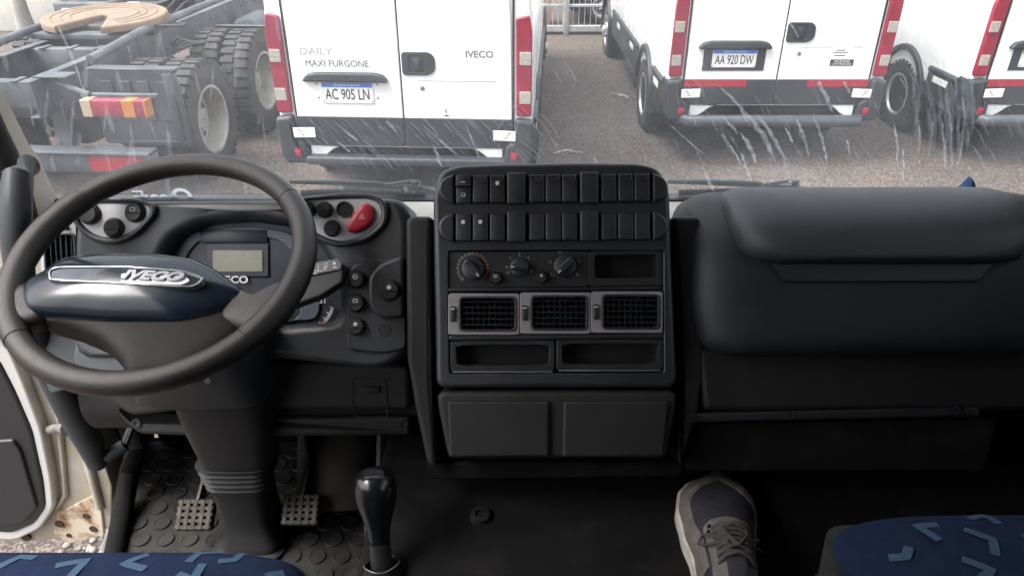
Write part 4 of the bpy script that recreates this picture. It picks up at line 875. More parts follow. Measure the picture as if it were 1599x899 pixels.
for row, (yt, yb) in enumerate(((275, 318), (335, 377))):
    for i, cx_ in enumerate((724, 750.5, 777, 838, 863.5, 889, 950, 976, 1001.5)):
        st = 'half'
        if row == 0: st = ('cover', 'half', 'icon')[i] if i < 3 else 'half'
        else: st = 'icon2' if i < 2 else 'plain'
        dy = -2.2 * (cx_ - 724) / 277
        rocker(cx_, yt + dy, yb + dy, st, i)
    for cx_ in (806, 919):
        dy = -2.2 * (cx_ - 724) / 277
        a = FC.uv(cx_ - 14, yb + 2 + dy); b = FC.uv(cx_ + 14, yt - 3 + dy); bm = NB(); box(bm, ((a[0] + b[0]) / 2, (a[1] + b[1]) / 2, 0.004), (b[0] - a[0], b[1] - a[1], 0.018), 0.002, 3); part('blank_block', bm, PL, cc, FC.M)
    for sx, x0, dy in ((-1, 709, 0), (1, 1018, -2)):
        P = [(x0, yt - 2 + dy), (x0, yb + 2 + dy)] + [(x0 + sx * (24 * math.cos(R(t))), (yt + yb) / 2 + dy + 22 * math.sin(R(t))) for t in range(80, -90, -20)]
        bm = NB(); prism(bm, FC.pts(P), -0.001, 0.009, 0.004, 4); part('end_cap', bm, PL, cc, FC.M, smooth=50)
    bm = NB(); a = FC.uv(709, yb + 3); b = FC.uv(1018, yt - 6); 
    for cx_ in (737.3, 763.8, 850.8, 876.3, 963, 988.8, 711.6, 790, 823, 903, 935, 1014.5):
        bm = NB(); u0 = FC.uv(cx_, yb - 2.2 * (cx_ - 724) / 277); u1 = FC.uv(cx_, yt - 2.2 * (cx_ - 724) / 277); box(bm, (u0[0], (u0[1] + u1[1]) / 2, 0.0003), (0.0030, u1[1] - u0[1], 0.0015)); part('switch_gap', bm, BLK, cc, FC.M)
# climate panel
cp = slab('climate_panel', [(700, 393), (918, 391.5), (918, 447), (700, 449)], w1=-0.004, bev=0.001, m=PLB, r=0.002)
def knob(cx_, cy_, r_, ang, icons):
    u = FC.uv(cx_, cy_); r = r_ * kc; bm = NB(); z = -0.004
    lathe(bm, [(r, z), (r * 0.95, z + 0.006), (r * 0.6, z + 0.008), (0.0005, z + 0.008)], 28, T(u[0], u[1], 0), caps=False)
    prism(bm, rrect(-r * 0.95, -r * 0.34, r * 0.95, r * 0.34, r * 0.3), z + 0.004, z + 0.020, 0.003, 3, M=T(u[0], u[1], 0) @ RZ(ang))
    o = part('climate_knob', bm, PL, cp, FC.M)
    bm = NB(); box(bm, (-r * 0.72, 0, z + 0.0204), (r * 0.34, r * 0.10, 0.0008), M=T(u[0], u[1], 0) @ RZ(ang)); part('pointer', bm, ICON, o, FC.M)
    bm = NB()
    for a, t in icons:
        x_ = u[0] + r * 1.30 * math.cos(R(a)); y_ = u[1] + r * 1.30 * math.sin(R(a))
        if t == 'o': ring(bm, rrect(-.0022, -.0022, .0022, .0022, .0021), rrect(-.0013, -.0013, .0013, .0013, .0012), z, z + 0.0006, n=16, M=T(x_, y_, 0))
        elif t == 'r': lathe(bm, [(0.0021, z), (0.0020, z + 0.0006)], 10, T(x_, y_, 0), mi=1)
        else: text_bm(bm, t, 0.008, (x_, y_, z + 0.0005), 0.0002)
    part('knob_marks', bm, [mat('icon_mid', (0.30, 0.30, 0.30), 0.6), mat('icon_dred', (0.28, 0.08, 0.07), 0.6)], cp, FC.M)
knob(738, 419, 18, 130, [(a, 'o' if a > 75 else 'r') for a in range(-30, 225, 15)] + [(225, 'o')])
knob(811, 417, 15, 0, [(180, 'o'), (135, '1'), (90, '2'), (45, '3'), (205, 'o'), (-20, '4')])
knob(882, 415, 18, 45, [(165, 'U'), (215, 'U'), (110, 'w'), (15, 'V'), (-35, 'o')])
for cx_, ic in ((774, 'ring'), (845, 'dot')): round_button(FC, kc, cx_, 434 - (1 if cx_ > 800 else 0), 9.5, cp, base=-0.004, split=False, icon=ic)
# pocket right of climate panel
bm = NB(); ring(bm, rounded(FC.pts([(919, 391.5), (1035, 390.8), (1035.5, 446), (919, 447)]), 0.001), rounded(FC.pts([(929, 398), (1026, 397), (1027, 433), (929, 434)]), 0.003), -0.038, -0.003, 0.001); part('small_pocket', bm, PLB, D, FC.M)
for i, (x0, x1) in enumerate(((700, 811), (811.8, 922), (922.8, 1034.5))):
    dy = -1.6 * i
    vent(FC, x0, 458 + dy, x1, 522.5 + dy, x0 + 17, 463 + dy, x1 - 4.5, 517 + dy, D, 5, 9, kc, SILD, wheel=(x0 + 7.5, 490 + dy, 9, 24), w=-0.002)
for x0, x1, dy in ((703, 866, 0), (869, 1036, -2)):
    bm = NB(); ring(bm, rounded(FC.pts([(x0, 532.5 + dy), (x1, 531.5 + dy), (x1, 581 + dy), (x0, 582 + dy)]), 0.002), rounded(FC.pts([(x0 + 8, 539 + dy), (x1 - 8, 538 + dy), (x1 - 9, 570 + dy), (x0 + 10, 571 + dy)]), 0.004), -0.038, -0.002, 0.0015); part('storage_tray', bm, PLB, D, FC.M)
    bm = NB(); a = FC.uv(x0 + 3, 581 + dy); b = FC.uv(x1 - 3, 580 + dy); box(bm, ((a[0] + b[0]) / 2, (a[1] + b[1]) / 2, -0.001), (b[0] - a[0], 0.0012, 0.002), 0.0004, 1); part('tray_edge', bm, SILD, D, FC.M)
# drawers
bm = NB(); prism(bm, rounded(FC.pts([(684, 640), (682, 618), (692, 611), (1048, 610), (1058, 617), (1057, 640), (1042, 716), (700, 718)]), 0.010), -0.16, -0.004, 0.008, 4); part('drawer_housing', bm, LOWP, D, FC.M)
for x0, x1, x2, x3 in ((699, 857, 857, 702), (880, 1044, 1036, 878)):
    bm = NB(); prism(bm, rounded(FC.pts([(x0, 626), (x1, 625), (x2, 712), (x3, 713)]), 0.004), -0.02, 0.004, 0.004, 3); part('drawer', bm, LOWP, D, FC.M)
bm = NB(); prism(bm, FC.pts([(664, 722), (1070, 720), (1062, 745), (672, 748)], -0.06), -0.16, -0.06, 0.005); part('console_plinth', bm, CARP, D, FC.M)

# ---- passenger side
bm = NB(); pillow(bm, rounded([FP.uv(x, y, w_) for x, y, w_ in ((1072, 336, -0.07), (1078, 306, -0.11), (1108, 299, -0.12), (1590, 299, -0.12), (1650, 330, -0.08), (1655, 520, 0), (1620, 556, 0), (1130, 556, 0), (1098, 540, 0), (1084, 480, 0))], 0.03, 6), 0.045, 0.0, pw=8, rings=24, back=-0.20, n=160, c=FP.uv(1360, 440), lean=0.130)
part('passenger_panel', bm, mat('panel_plastic', (0.014, 0.0165, 0.020), 0.55, var=0.25, vscale=9, bump=0.35, bscale=600), D, FP.M, smooth=60)
bm = NB(); O = rounded([FP.uv(x, y, w_) for x, y, w_ in ((1126, 310, -0.06), (1140, 293, -0.075), (1535, 292, -0.075), (1568, 308, -0.06), (1590, 345, -0.01), (1592, 395, 0.03), (1580, 412, 0.035), (1200, 412, 0.035), (1160, 400, 0.03), (1132, 360, -0.01))], 0.022, 7)
pillow(bm, O, 0.082, 0.030, pw=6.5, rings=22, n=140, back=-0.16, c=FP.uv(1362, 388, 0.05), lean=0.110)
part('passenger_pad', bm, PLG, D, FP.M, smooth=60)
bm = NB(); prism(bm, rounded(FP.pts([(1208, 410), (1556, 410), (1530, 440), (1228, 441)], 0.052), 0.004), 0.02, 0.052, 0.003, 2); part('glovebox_catch', bm, PL, D, FP.M)
bm = NB(); prism(bm, rounded(FP.pts([(1088, 540), (1640, 540), (1640, 640), (1100, 642)], -0.02), 0.01), -0.15, -0.02, 0.01, 3); part('lower_panel', bm, LOWP, D, FP.M)
bm = NB(); prism(bm, rounded(FP.pts([(1066, 645), (1530, 634), (1532, 650), (1066, 660)], -0.022), 0.004), -0.15, -0.022, 0.004, 2)
for sx_, sy_ in ((1079, 652), (1234, 648), (1493, 640)):
    u = FP.uv(sx_, sy_, -0.02); lathe(bm, [(0.0065, -0.022), (0.0065, -0.018), (0.004, -0.018), (0.003, -0.021)], 14, T(u[0], u[1], 0))
part('screw_strip', bm, PL, D, FP.M)
bm = NB(); prism(bm, rounded(FP.pts([(1066, 661), (1560, 652), (1540, 735), (1070, 735)], -0.05), 0.01), -0.15, -0.05, 0.005, 2); part('kick_board', bm, CARP, D, FP.M)
vent(FV, 1588, 322, 1650, 400, 1594, 344, 1646, 398, D, 5, 4, 1.21 / FPX, wheel=(1612, 333, 24, 8), vertical=True)
# blue cloth on the shelf behind the pad
bm = NB(); c = Vector(on_y(1503, 292, 1.26)); P = []
for i in range(9):
    row = []
    for j_ in range(9):
        s = i / 8 - .5; t = j_ / 8 - .5; row.append((c.x + s * 0.075, 1.245 + t * 0.06, ZS + 0.010 + 0.066 * max(0, 1 - (2 * abs(s)) ** 1.2) * (1 - (2 * abs(t)) ** 2) + 0.004 * math.sin(9 * s + 7 * t)))
    P.append(row)
loft(bm, P, caps=False, closed=False); o = part('blue_cloth', bm, CLOTH, origin=(c.x, 1.245, ZS)); tag(o, 'crumpled blue cloth on the dash behind the passenger pad', 'cloth')

# ================================================================== STEERING WHEEL
FS = Fr((-0.5100, 0.9415, 2.0014), tilt=67.8)
SW = thing('steering_wheel', 'black leather steering wheel with glossy blue-black hub cover and metal badge', 'steering wheel', M=FS.M)
bm = NB(); n_ = 120; rows = []
for i in range(n_):
    a = 2 * math.pi * i / n_; ad = math.degrees(a) % 360
    thick = 1.0 + 0.07 * (1 if (-1 < 0 and (ad > 318 or ad < 38 or 142 < ad < 222)) else 0)
    row = []
    for k in range(16):
        b = 2 * math.pi * k / 16; rr = 0.0172 * thick; row.append(((0.205 + rr * math.cos(b)) * math.cos(a), (0.205 + rr * math.cos(b)) * math.sin(a), rr * 1.08 * math.sin(b)))
    rows.append(row)
loft(bm, rows + [rows[0]], caps=False); bmesh.ops.remove_doubles(bm, verts=bm.verts, dist=1e-5)
part('rim', bm, WHL, SW, FS.M, smooth=60)
bm = NB()
for ad in (38, 142, 222, 318):
    a = R(ad); tube(bm, [(0.205 * math.cos(a) + 0.0176 * math.cos(R(t)) * math.cos(a), 0.205 * math.sin(a) + 0.0176 * math.cos(R(t)) * math.sin(a), 0.0190 * math.sin(R(t))) for t in range(0, 360, 20)], 0.0006, 6, closed=True)
part('seam', bm, BLK, SW, FS.M)
def outl(L, w, r=0.01, n=5): return rounded(FS.pts(L, w), r, n)
# hub cover
wh = 0.012
HO = outl([(30, 470), (31, 440), (60, 426), (88, 404), (150, 396), (250, 396), (305, 403), (340, 420), (384, 452), (378, 462), (335, 488), (280, 500), (170, 500), (70, 492), (38, 484)], wh, 0.012)
hc = FS.uv(200, 450, wh)
bm = NB(); pillow(bm, HO, 0.040, wh - 0.010, pw=2.4, rings=16, n=120, c=hc, back=-0.02); hub = part('hub_cover', bm, HUBG, SW, FS.M, smooth=60)
wb = 0.038
SO = outl([(78, 440), (77, 424), (86, 418), (200, 417), (285, 424), (322, 435), (312, 446), (298, 451), (180, 444)], wb, 0.004)
SI = outl([(81, 438), (80, 424), (87, 420), (200, 419), (284, 426), (317, 435), (309, 444), (298, 449), (180, 442)], wb, 0.004)
bm = NB(); ring(bm, SO, SI, wb - 0.006, wb + 0.0035, 0.001, n=120, c=FS.uv(195, 432, wb)); part('badge_frame', bm, CHR, hub, FS.M)
bm = NB(); prism(bm, SI, wb - 0.006, wb + 0.0015); part('badge_plate', bm, mat('badge_dark', (0.05, 0.055, 0.065), 0.12, metal=0.7, var=0.3, vscale=15), hub, FS.M)
bm = NB(); a1 = FS.uv(195, 434, wb); a2 = FS.uv(285, 438, wb); ang = math.degrees(math.atan2(a2[1] - a1[1], a2[0] - a1[0]))
cT = FS.uv(240, 434.5, wb); text_bm(bm, 'IVECO', 0.020, (0, 0, 0), 0.0022, wide=1.42, shear=0.25, weight=0.0009, M=T(cT[0], cT[1], wb + 0.004) @ RZ(ang)); part('badge_letters', bm, mat('letter_grey', (0.30, 0.31, 0.33), 0.3, metal=0.5), hub, FS.M, smooth=20)
bm = NB(); prism(bm, outl([(190, 428), (290, 431), (298, 440), (285, 446), (190, 442)], wb, 0.004), wb, wb + 0.0025, 0.0006, 1); part('badge_pad', bm, mat('pad_silver', (0.66, 0.66, 0.68), 0.35, metal=0.2), hub, FS.M)
# lower hub / spokes
bm = NB(); wl_ = -0.004
pillow(bm, outl([(40, 470), (60, 500), (118, 516), (160, 535), (188, 566), (200, 596), (300, 578), (360, 540), (392, 505), (390, 470), (360, 450), (200, 440)], wl_, 0.012), 0.008, -0.012, pw=6, rings=8, n=110, back=-0.035, c=FS.uv(240, 500, wl_))
part('lower_hub', bm, HUBB, SW, FS.M, smooth=60)
bm = NB(); P = outl([(-14, 462), (20, 452), (50, 440), (80, 470), (70, 500), (30, 512), (-10, 524)], 0.0, 0.012); pillow(bm, P, 0.014, -0.004, pw=4, rings=6, n=60, back=-0.02); part('spoke', bm, WHL, SW, FS.M, smooth=60)
bm = NB(); P = outl([(360, 446), (390, 466), (440, 440), (470, 440), (452, 480), (420, 512), (390, 520), (340, 500)], 0.0, 0.012); pillow(bm, P, 0.014, -0.004, pw=4, rings=6, n=60, back=-0.02); part('spoke', bm, WHL, SW, FS.M, smooth=60)
# steering column
SC = thing('steering_column', 'dark steering column shroud with rubber boot rising from the floor', 'steering column', loc=(-0.52, 1.02, 1.336))
def col_sec(c, hx, hy, r=0.3, n=20):
    out_ = []
    for k in range(n):
        a = 2 * math.pi * k / n; ca, sa = math.cos(a), math.sin(a)
        out_.append(Vector((c[0] + hx * math.copysign(abs(ca) ** 0.42, ca), c[1] + hy * math.copysign(abs(sa) ** 0.42, sa), c[2])))
    return out_
bm = NB(); loft(bm, [col_sec((-0.51, 0.97, 1.925), 0.06, 0.04), col_sec((-0.512, 0.985, 1.88), 0.105, 0.07), col_sec((-0.512, 0.99, 1.745), 0.108, 0.07), col_sec((-0.505, 1.0, 1.725), 0.092, 0.06)])
u0 = on_y(325, 594, 0.915); lathe(bm, [(0.005, 0), (0.005, 0.002), (0.003, 0.002)], 12, T(*u0) @ RX(60)); part('upper_shroud', bm, PL, SC, smooth=50)
bm = NB(); loft(bm, [col_sec((-0.492, 1.00, 1.76), 0.080, 0.06), col_sec((-0.490, 1.00, 1.66), 0.074, 0.056), col_sec((-0.497, 1.01, 1.56), 0.060, 0.05)]); part('lower_shroud', bm, LOWP, SC, smooth=50)
bm = NB(); prof = []
for i in range(13):
    t = i / 12; z_ = 1.57 - 0.055 * t; r_ = 0.064 - 0.009 * t + 0.004 * math.cos(i * 2.1); prof.append(col_sec((-0.503 - 0.003 * t, 1.015, z_), r_, r_ * 0.9))
prof += [col_sec((-0.508, 1.017, 1.49), 0.050, 0.046), col_sec((-0.510, 1.018, 1.42), 0.048, 0.045), col_sec((-0.512, 1.02, 1.385), 0.050, 0.048), col_sec((-0.512, 1.02, 1.365), 0.062, 0.058), col_sec((-0.515, 1.02, 1.35), 0.064, 0.060), col_sec((-0.515, 1.02, 1.345), 0.072, 0.068), col_sec((-0.515, 1.02, 1.335), 0.072, 0.068)]
loft(bm, prof); part('boot', bm, RUB, SC, smooth=50)
# stalk
ST = Fr(Vector(on_y(505, 420, 1.03)), tilt=45)
bm = NB(); prism(bm, rounded(ST.pts([(455, 440), (488, 412), (528, 405), (537, 412), (534, 440), (500, 462), (455, 478)]), 0.004), -0.022, 0.0, 0.003, 2); stl = part('wiper_stalk', bm, PLB, SC, ST.M)
bm = NB(); prism(bm, rounded(ST.pts([(484, 431), (494, 410), (528, 404), (535, 411), (532, 421)], 0.001), 0.002), 0.0, 0.0035, 0.0012, 2); part('stalk_top', bm, mat('stalk_grey', (0.12, 0.12, 0.125), 0.5), stl, ST.M)
bm = NB()
for x_, y_, a_, b_ in ((497, 418, 0.001, 0.010), (492, 423, 0.010, 0.001), (500, 423, 0.008, 0.001), (522, 411, 0.004, 0.004), (523, 417, 0.005, 0.002), (491, 427, 0.008, 0.001)):
    u = ST.uv(x_, y_, 0.004); box(bm, (u[0], u[1], 0.0038), (a_, b_, 0.0006), M=None)
u = ST.uv(509, 416, 0.004); text_bm(bm, 'MO', 0.008, (0, 0, 0), 0.0003, M=T(u[0], u[1], 0.0039) @ RZ(80)); part('stalk_marks', bm, ICON, stl, ST.M)

# ================================================================== PEDALS, GEAR LEVER
def pedal(name, label, cpx, top, wd, hg):
    c = on_z(*cpx, 1.43); PM = T(*c) @ RX(-35 + 90 - 90); P_ = thing(name, label, 'pedal', loc=(c.x, c.y, c.z), group='foot pedals')
    M = T(*c) @ RX(38); bm = NB(); prism(bm, rrect(-wd / 2, -hg / 2, wd / 2, hg / 2, 0.008), -0.010, 0.0, 0.002, 2, M=M); pd = part('pad', bm, RUB, P_)
    bm = NB()
    for i in range(5): box(bm, (-wd / 2 + wd * (i + .5) / 5, 0, 0.003), (0.0085, hg * 0.95, 0.008), 0.001, 1, M)
    for i in range(5): box(bm, (0, -hg / 2 + hg * (i + .5) / 5, 0.0025), (wd * 0.98, 0.0075, 0.007), 0.001, 1, M)
    part('tread', bm, PEDM, pd)
    bm = NB(); tube(bm, [c + Vector((0, 0.015, 0)), c + Vector((0.005, 0.09, 0.05)), c + Vector((-0.01, 0.14, 0.16)), Vector(top)], 0.010, 10, flat=(0.7, 1.4)); part('arm', bm, PLB, P_)
pedal('clutch_pedal', 'worn metal clutch pedal left of the steering column', (305, 803), (-0.63, 1.17, 1.75), 0.070, 0.058)
pedal('brake_pedal', 'worn metal brake pedal right of the steering column', (470, 795), (-0.41, 1.17, 1.75), 0.070, 0.058)
c = on_z(590, 790, 1.42); AP = thing('accelerator_pedal', 'black accelerator pedal half hidden by the gear lever', 'pedal', loc=tuple(c), group='foot pedals')
bm = NB(); prism(bm, rrect(-0.026, -0.06, 0.026, 0.06, 0.012), -0.012, 0, 0.003, 2, M=T(*c) @ RX(50)); part('pad', bm, RUB, AP)
bm = NB(); tube(bm, [c + Vector((0, .02, 0)), c + Vector((0, 0.12, 0.12)), c + Vector((0, 0.16, 0.3))], 0.01, 8); part('arm', bm, PLB, AP)
kb_ = on_y(586, 757, 0.80); gb = on_y(598, 905, 0.74)
GL = thing('gear_lever', 'black gear lever with glossy rounded knob beside the driver seat', 'gear lever', loc=(gb.x, gb.y, 1.57))
bm = NB(); ax = (Vector(kb_) - Vector(gb)).normalized(); q = ax.to_track_quat('Z', 'Y').to_matrix().to_4x4()
L_ = (Vector(kb_) - Vector(gb)).length
GM = T(*gb) @ q
lathe(bm, [(0.0135, L_ - 0.085), (0.0155, L_ - 0.065), (0.0205, L_ - 0.045), (0.0262, L_ - 0.022), (0.0272, L_ - 0.002), (0.0245, L_ + 0.016), (0.018, L_ + 0.022), (0.008, L_ + 0.0245)], 28, GM @ Matrix.Diagonal((1.16, 1.2, 1, 1)))
kn = part('knob', bm, mat('knob_gloss', (0.006, 0.007, 0.008), 0.25, coat=0.2), GL, smooth=60)
bm = NB(); KM = T(*(Vector(kb_) + Vector((0, -0.012, 0.022)))) @ RX(38)
ring(bm, rrect(-0.0165, -0.018, 0.0165, 0.016, 0.008), rrect(-0.0155, -0.017, 0.0155, 0.015, 0.0075), -0.004, 0.0006, n=48, M=KM); prism(bm, rrect(-0.0155, -0.017, 0.0155, 0.015, 0.0075), -0.006, -0.0006, 0, M=KM)
part('shift_cap', bm, mat('cap_gloss', (0.02, 0.022, 0.026), 0.12, coat=0.8), kn)
bm = NB(); lathe(bm, [(0.0175, L_ - 0.20), (0.0165, L_ - 0.12), (0.0155, L_ - 0.09)], 20, GM); part('stem', bm, PLB, GL)
bm = NB(); lathe(bm, [(0.034, -0.20), (0.030, 0.0), (0.027, 0.02), (0.0275, 0.026), (0.024, 0.026), (0.022, 0.01)], 24, GM @ T(0, 0, 0.0)); part('gaiter', bm, RUB, GL)
bm = NB(); tube(bm, [(0.0272 * math.cos(R(t)), 0.0272 * math.sin(R(t)), 0.0265 + 0.002 * math.sin(R(3 * t))) for t in range(0, 360, 15)], 0.0008, 6, closed=True, M=GM); part('gaiter_edge', bm, STEEL, GL)

# ================================================================== DOOR (open)
FD = Fr(on_y(60, 700, 1.12), tilt=0, yaw=-6)
DO = thing('cab_door', 'open cream painted cab door with dark inner card, rust at the lower hinge', 'door', loc=tuple(on_z(60, 850, 1.2)))
def dpts(L, w=0): return FD.pts(L, w)
xl = -0.85
u_in = rounded([(xl, FD.uv(0, 838)[1])] + dpts([(20, 830), (52, 816), (70, 790), (66, 750), (48, 670), (20, 606), (-4, 560)]) + [(-0.16, 0.42), (xl, 0.42)], 0.012)
u_out = rounded([(xl - 0.05, FD.uv(0, 864)[1])] + dpts([(30, 858), (110, 848), (165, 836), (166, 770), (152, 730), (120, 660), (100, 560), (78, 470)]) + [(-0.02, 0.46), (xl - 0.05, 0.46)], 0.01)
bm = NB(); prism(bm, u_out, -0.09, -0.02, 0.004, 2); db = part('door_shell', bm, CREAM, DO, FD.M)
fl = rounded([(xl - 0.02, FD.uv(0, 852)[1])] + dpts([(24, 844), (62, 826), (84, 794), (80, 748), (64, 670), (36, 596), (14, 545)]) + [(-0.11, 0.44), (xl - 0.02, 0.44)], 0.012)
bm = NB(); ring(bm, fl, u_in, -0.03, 0.0, 0.006, n=120, c=(-0.4, 0.1)); part('door_flange', bm, DOORW, db, FD.M)
bm = NB(); prism(bm, u_in, -0.03, 0.004, 0.004, 2); card = part('door_card', bm, PL, DO, FD.M)
bm = NB()
for p in ((14, 697), (44, 780)):
    u = FD.uv(*p, 0.004); lathe(bm, [(0.0075, 0.004), (0.0075, 0.007), (0.004, 0.008), (0.0035, 0.005)], 16, T(u[0], u[1], 0))
part('card_screws', bm, STEEL, card, FD.M)
bm = NB(); prism(bm, rounded(dpts([(-60, 690), (22, 684), (34, 700), (60, 790), (40, 812), (-60, 830)], 0.004), 0.01), 0, 0.010, 0.004, 3); part('card_panel', bm, PL, card, FD.M)
bm = NB(); tube(bm, [FD.M @ Vector((*FD.uv(72, 676, 0.0), -0.01)), FD.M @ Vector((*FD.uv(95, 662, 0.0), 0.01)), FD.M @ Vector((*FD.uv(118, 655, 0.0), 0.03))], [0.007, 0.007, 0.010], 10, flat=(1, 1.3)); part('check_strap', bm, STEEL, DO)
bm = NB(); prism(bm, rounded(dpts([(58, 662), (66, 655), (76, 668), (74, 690), (64, 692)], -0.02), 0.006), -0.02, -0.0145, 0.002, 1); part('strap_plate', bm, RUST, db, FD.M)
bm = NB(); prism(bm, rounded(dpts([(88, 798), (110, 790), (152, 768), (160, 790), (165, 833), (110, 846), (86, 832)], -0.02), 0.01), -0.02, -0.015, 0.002, 1); part('hinge_plate', bm, RUST, db, FD.M)
bm = NB()
for p, r_ in (((93, 817), 0.010), ((40, 838), 0.011), ((108, 835), 0.006), ((135, 805), 0.008), ((146, 825), 0.009)):
    u = FD.uv(*p, -0.015); lathe(bm, [(r_, -0.0205), (r_, -0.013), (r_ * 0.8, -0.013), (r_ * 0.75, -0.0135), (0.0003, -0.0135)], 18, T(u[0], u[1], 0), caps=False)
part('hinge_holes', bm, mat('hole_rust', (0.05, 0.035, 0.028), 0.7), db, FD.M)
bm = NB(); tube(bm, [FD.M @ Vector((*FD.uv(*p, -0.02), -0.018)) for p in ((118, 560), (122, 640), (135, 700), (150, 760), (158, 790))], 0.010, 10); tube(bm, [FD.M @ Vector((*FD.uv(*p, -0.02), -0.018)) for p in ((66, 595), (92, 640), (100, 720), (104, 770), (90, 792))], 0.006, 10); part('pressed_rib', bm, CREAM, db)
# door upper frame and glass
bm = NB(); ring(bm, [(xl - 0.05, 0.462), (-0.02, 0.462), (-0.06, 1.2), (xl + 0.0, 1.2)], rounded([(xl + 0.03, 0.50), (-0.10, 0.50), (-0.13, 1.12), (xl + 0.06, 1.12)], 0.03), -0.08, -0.02, 0.004); part('window_frame', bm, PLB, DO, FD.M)
bm = NB(); box(bm, (-0.47, 0.83, -0.05), (0.82, 0.70, 0.004)); part('door_glass', bm, WINDOW, DO, FD.M)

# ================================================================== SEATS
def seat(name, label, x0, x1, yf, yr, zt, rl, seed):
    S_ = thing(name, label, 'seat', loc=((x0 + x1) / 2, (yf + yr) / 2, 1.57 if x0 > 0 else 1.33), group='blue patterned cab seats')
    cx_ = (x0 + x1) / 2; cy_ = (yf + yr) / 2; hx = (x1 - x0) / 2; hy = (yf - yr) / 2
    def top(x, y):
        s = min(1, abs((x - cx_) / hx)); t = min(1, abs((y - cy_) / hy))
        return zt + 0.0 - 0.035 * (s ** 7) - 0.030 * (t ** 9)
    O = rounded([(x0, yr), (x1, yr), (x1, yf), (x0, yf)], rl, 9); n = 260; O = resample(O, (cx_, cy_), n); rows = []
    for s in (1.0, 0.985, 0.96, 0.92, 0.85, 0.7, 0.5, 0.25, 0.02):
        rows.append([(cx_ + (x - cx_) * s, cy_ + (y - cy_) * s, top(cx_ + (x - cx_) * s, cy_ + (y - cy_) * s) - (0.014 if s == 1 else (0.004 if s == 0.985 else 0))) for x, y in O])
    bm = NB(); loft(bm, [[(x, y, zt - 0.058) for x, y in O]] + rows, caps=False); bm.faces.new([v for v in list(bm.verts)[-n:]])
    cu = part('cushion', bm, SEAT, S_, smooth=60)
    bm = NB(); loft(bm, [[(cx_ + (x - cx_) * .93, cy_ + (y - cy_) * .93, zt - 0.13) for x, y in O], [(cx_ + (x - cx_) * 1.0, cy_ + (y - cy_) * 1.0, zt - 0.12) for x, y in O], [(cx_ + (x - cx_) * 1.012, cy_ + (y - cy_) * 1.012, zt - 0.052) for x, y in O]]); part('side_bolster', bm, SEATS, S_, smooth=60)
    bm = NB(); box(bm, (cx_, cy_, (zt - 0.13 + (1.57 if x0 > 0 else 1.33)) / 2), (hx * 1.3, hy * 1.3, zt - 0.13 - (1.57 if x0 > 0 else 1.33)), 0.01); part('pedestal', bm, PLB, S_)
    bm = NB(); r_ = random.Random(seed); taken = []
    for tr in range(400):
        x = r_.uniform(x0 + 0.03, x1 - 0.03); y = r_.uniform(yf - 0.24, yf - 0.012)
        if any((x - a) ** 2 + (y - b) ** 2 < 0.046 ** 2 for a, b in taken): continue
        taken.append((x, y)); an = r_.uniform(0, 360); kind = r_.choice('VVLCI'); L = r_.uniform(0.016, 0.024)
        if kind == 'V': P = [(-L * 1.1, 0.009), (0.006, 0.0), (-L * .55, -L * .95)]
        elif kind == 'L': P = [(-L, 0), (0.004, 0), (0.010, -L)]
        elif kind == 'C': P = [(-L, L * .2), (0, 0), (L * .5, L * .75)]
        else: P = [(-L * .7, 0), (L * .7, 0)]
        ca, sa = math.cos(R(an)), math.sin(R(an)); P = [(x + a * ca - b * sa, y + a * sa + b * ca) for a, b in P]
        Q = []
        for i in range(len(P) - 1):
            for t_ in (0, .25, .5, .75): Q.append((P[i][0] * (1 - t_) + P[i + 1][0] * t_, P[i][1] * (1 - t_) + P[i + 1][1] * t_))
        Q.append(P[-1])
        if any(not (x0 + 0.008 < a < x1 - 0.008 and b < yf - 0.006) for a, b in Q): continue
        Lr = []; Rr = []
        for i, (a, b) in enumerate(Q):
            p0 = Q[max(0, i - 1)]; p1 = Q[min(len(Q) - 1, i + 1)]; d = Vector((p1[0] - p0[0], p1[1] - p0[1])).normalized(); w2 = 0.0048
            for sg, LL in ((1, Lr), (-1, Rr)):
                X = a - d.y * w2 * sg; Y = b + d.x * w2 * sg; LL.append(bm.verts.new((X, Y, top(X, Y) + 0.0007)))
        for i in range(len(Q) - 1): bm.faces.new((Lr[i], Lr[i + 1], Rr[i + 1], Rr[i]))
    part('woven_motif', bm, SEATL, cu, smooth=80)['kind'] = 'stuff'
    return S_
seat('driver_seat', 'blue patterned driver seat cushion at the lower left, beside the gear lever', -0.80, -0.235, 0.595, 0.06, 1.827, 0.045, 4)
s2 = seat('passenger_seat', 'blue patterned passenger seat cushion at the lower right, beside the shoe', 0.368, 0.96, 0.61, 0.08, 1.872, 0.035, 9)
bm = NB(); lathe(bm, [(0.030, -0.012), (0.034, 0.0), (0.030, 0.014), (0.012, 0.018)], 24, T(0.352, 0.52, 1.80) @ RY(-90)); part('tilt_knob', bm, SEATS, s2)

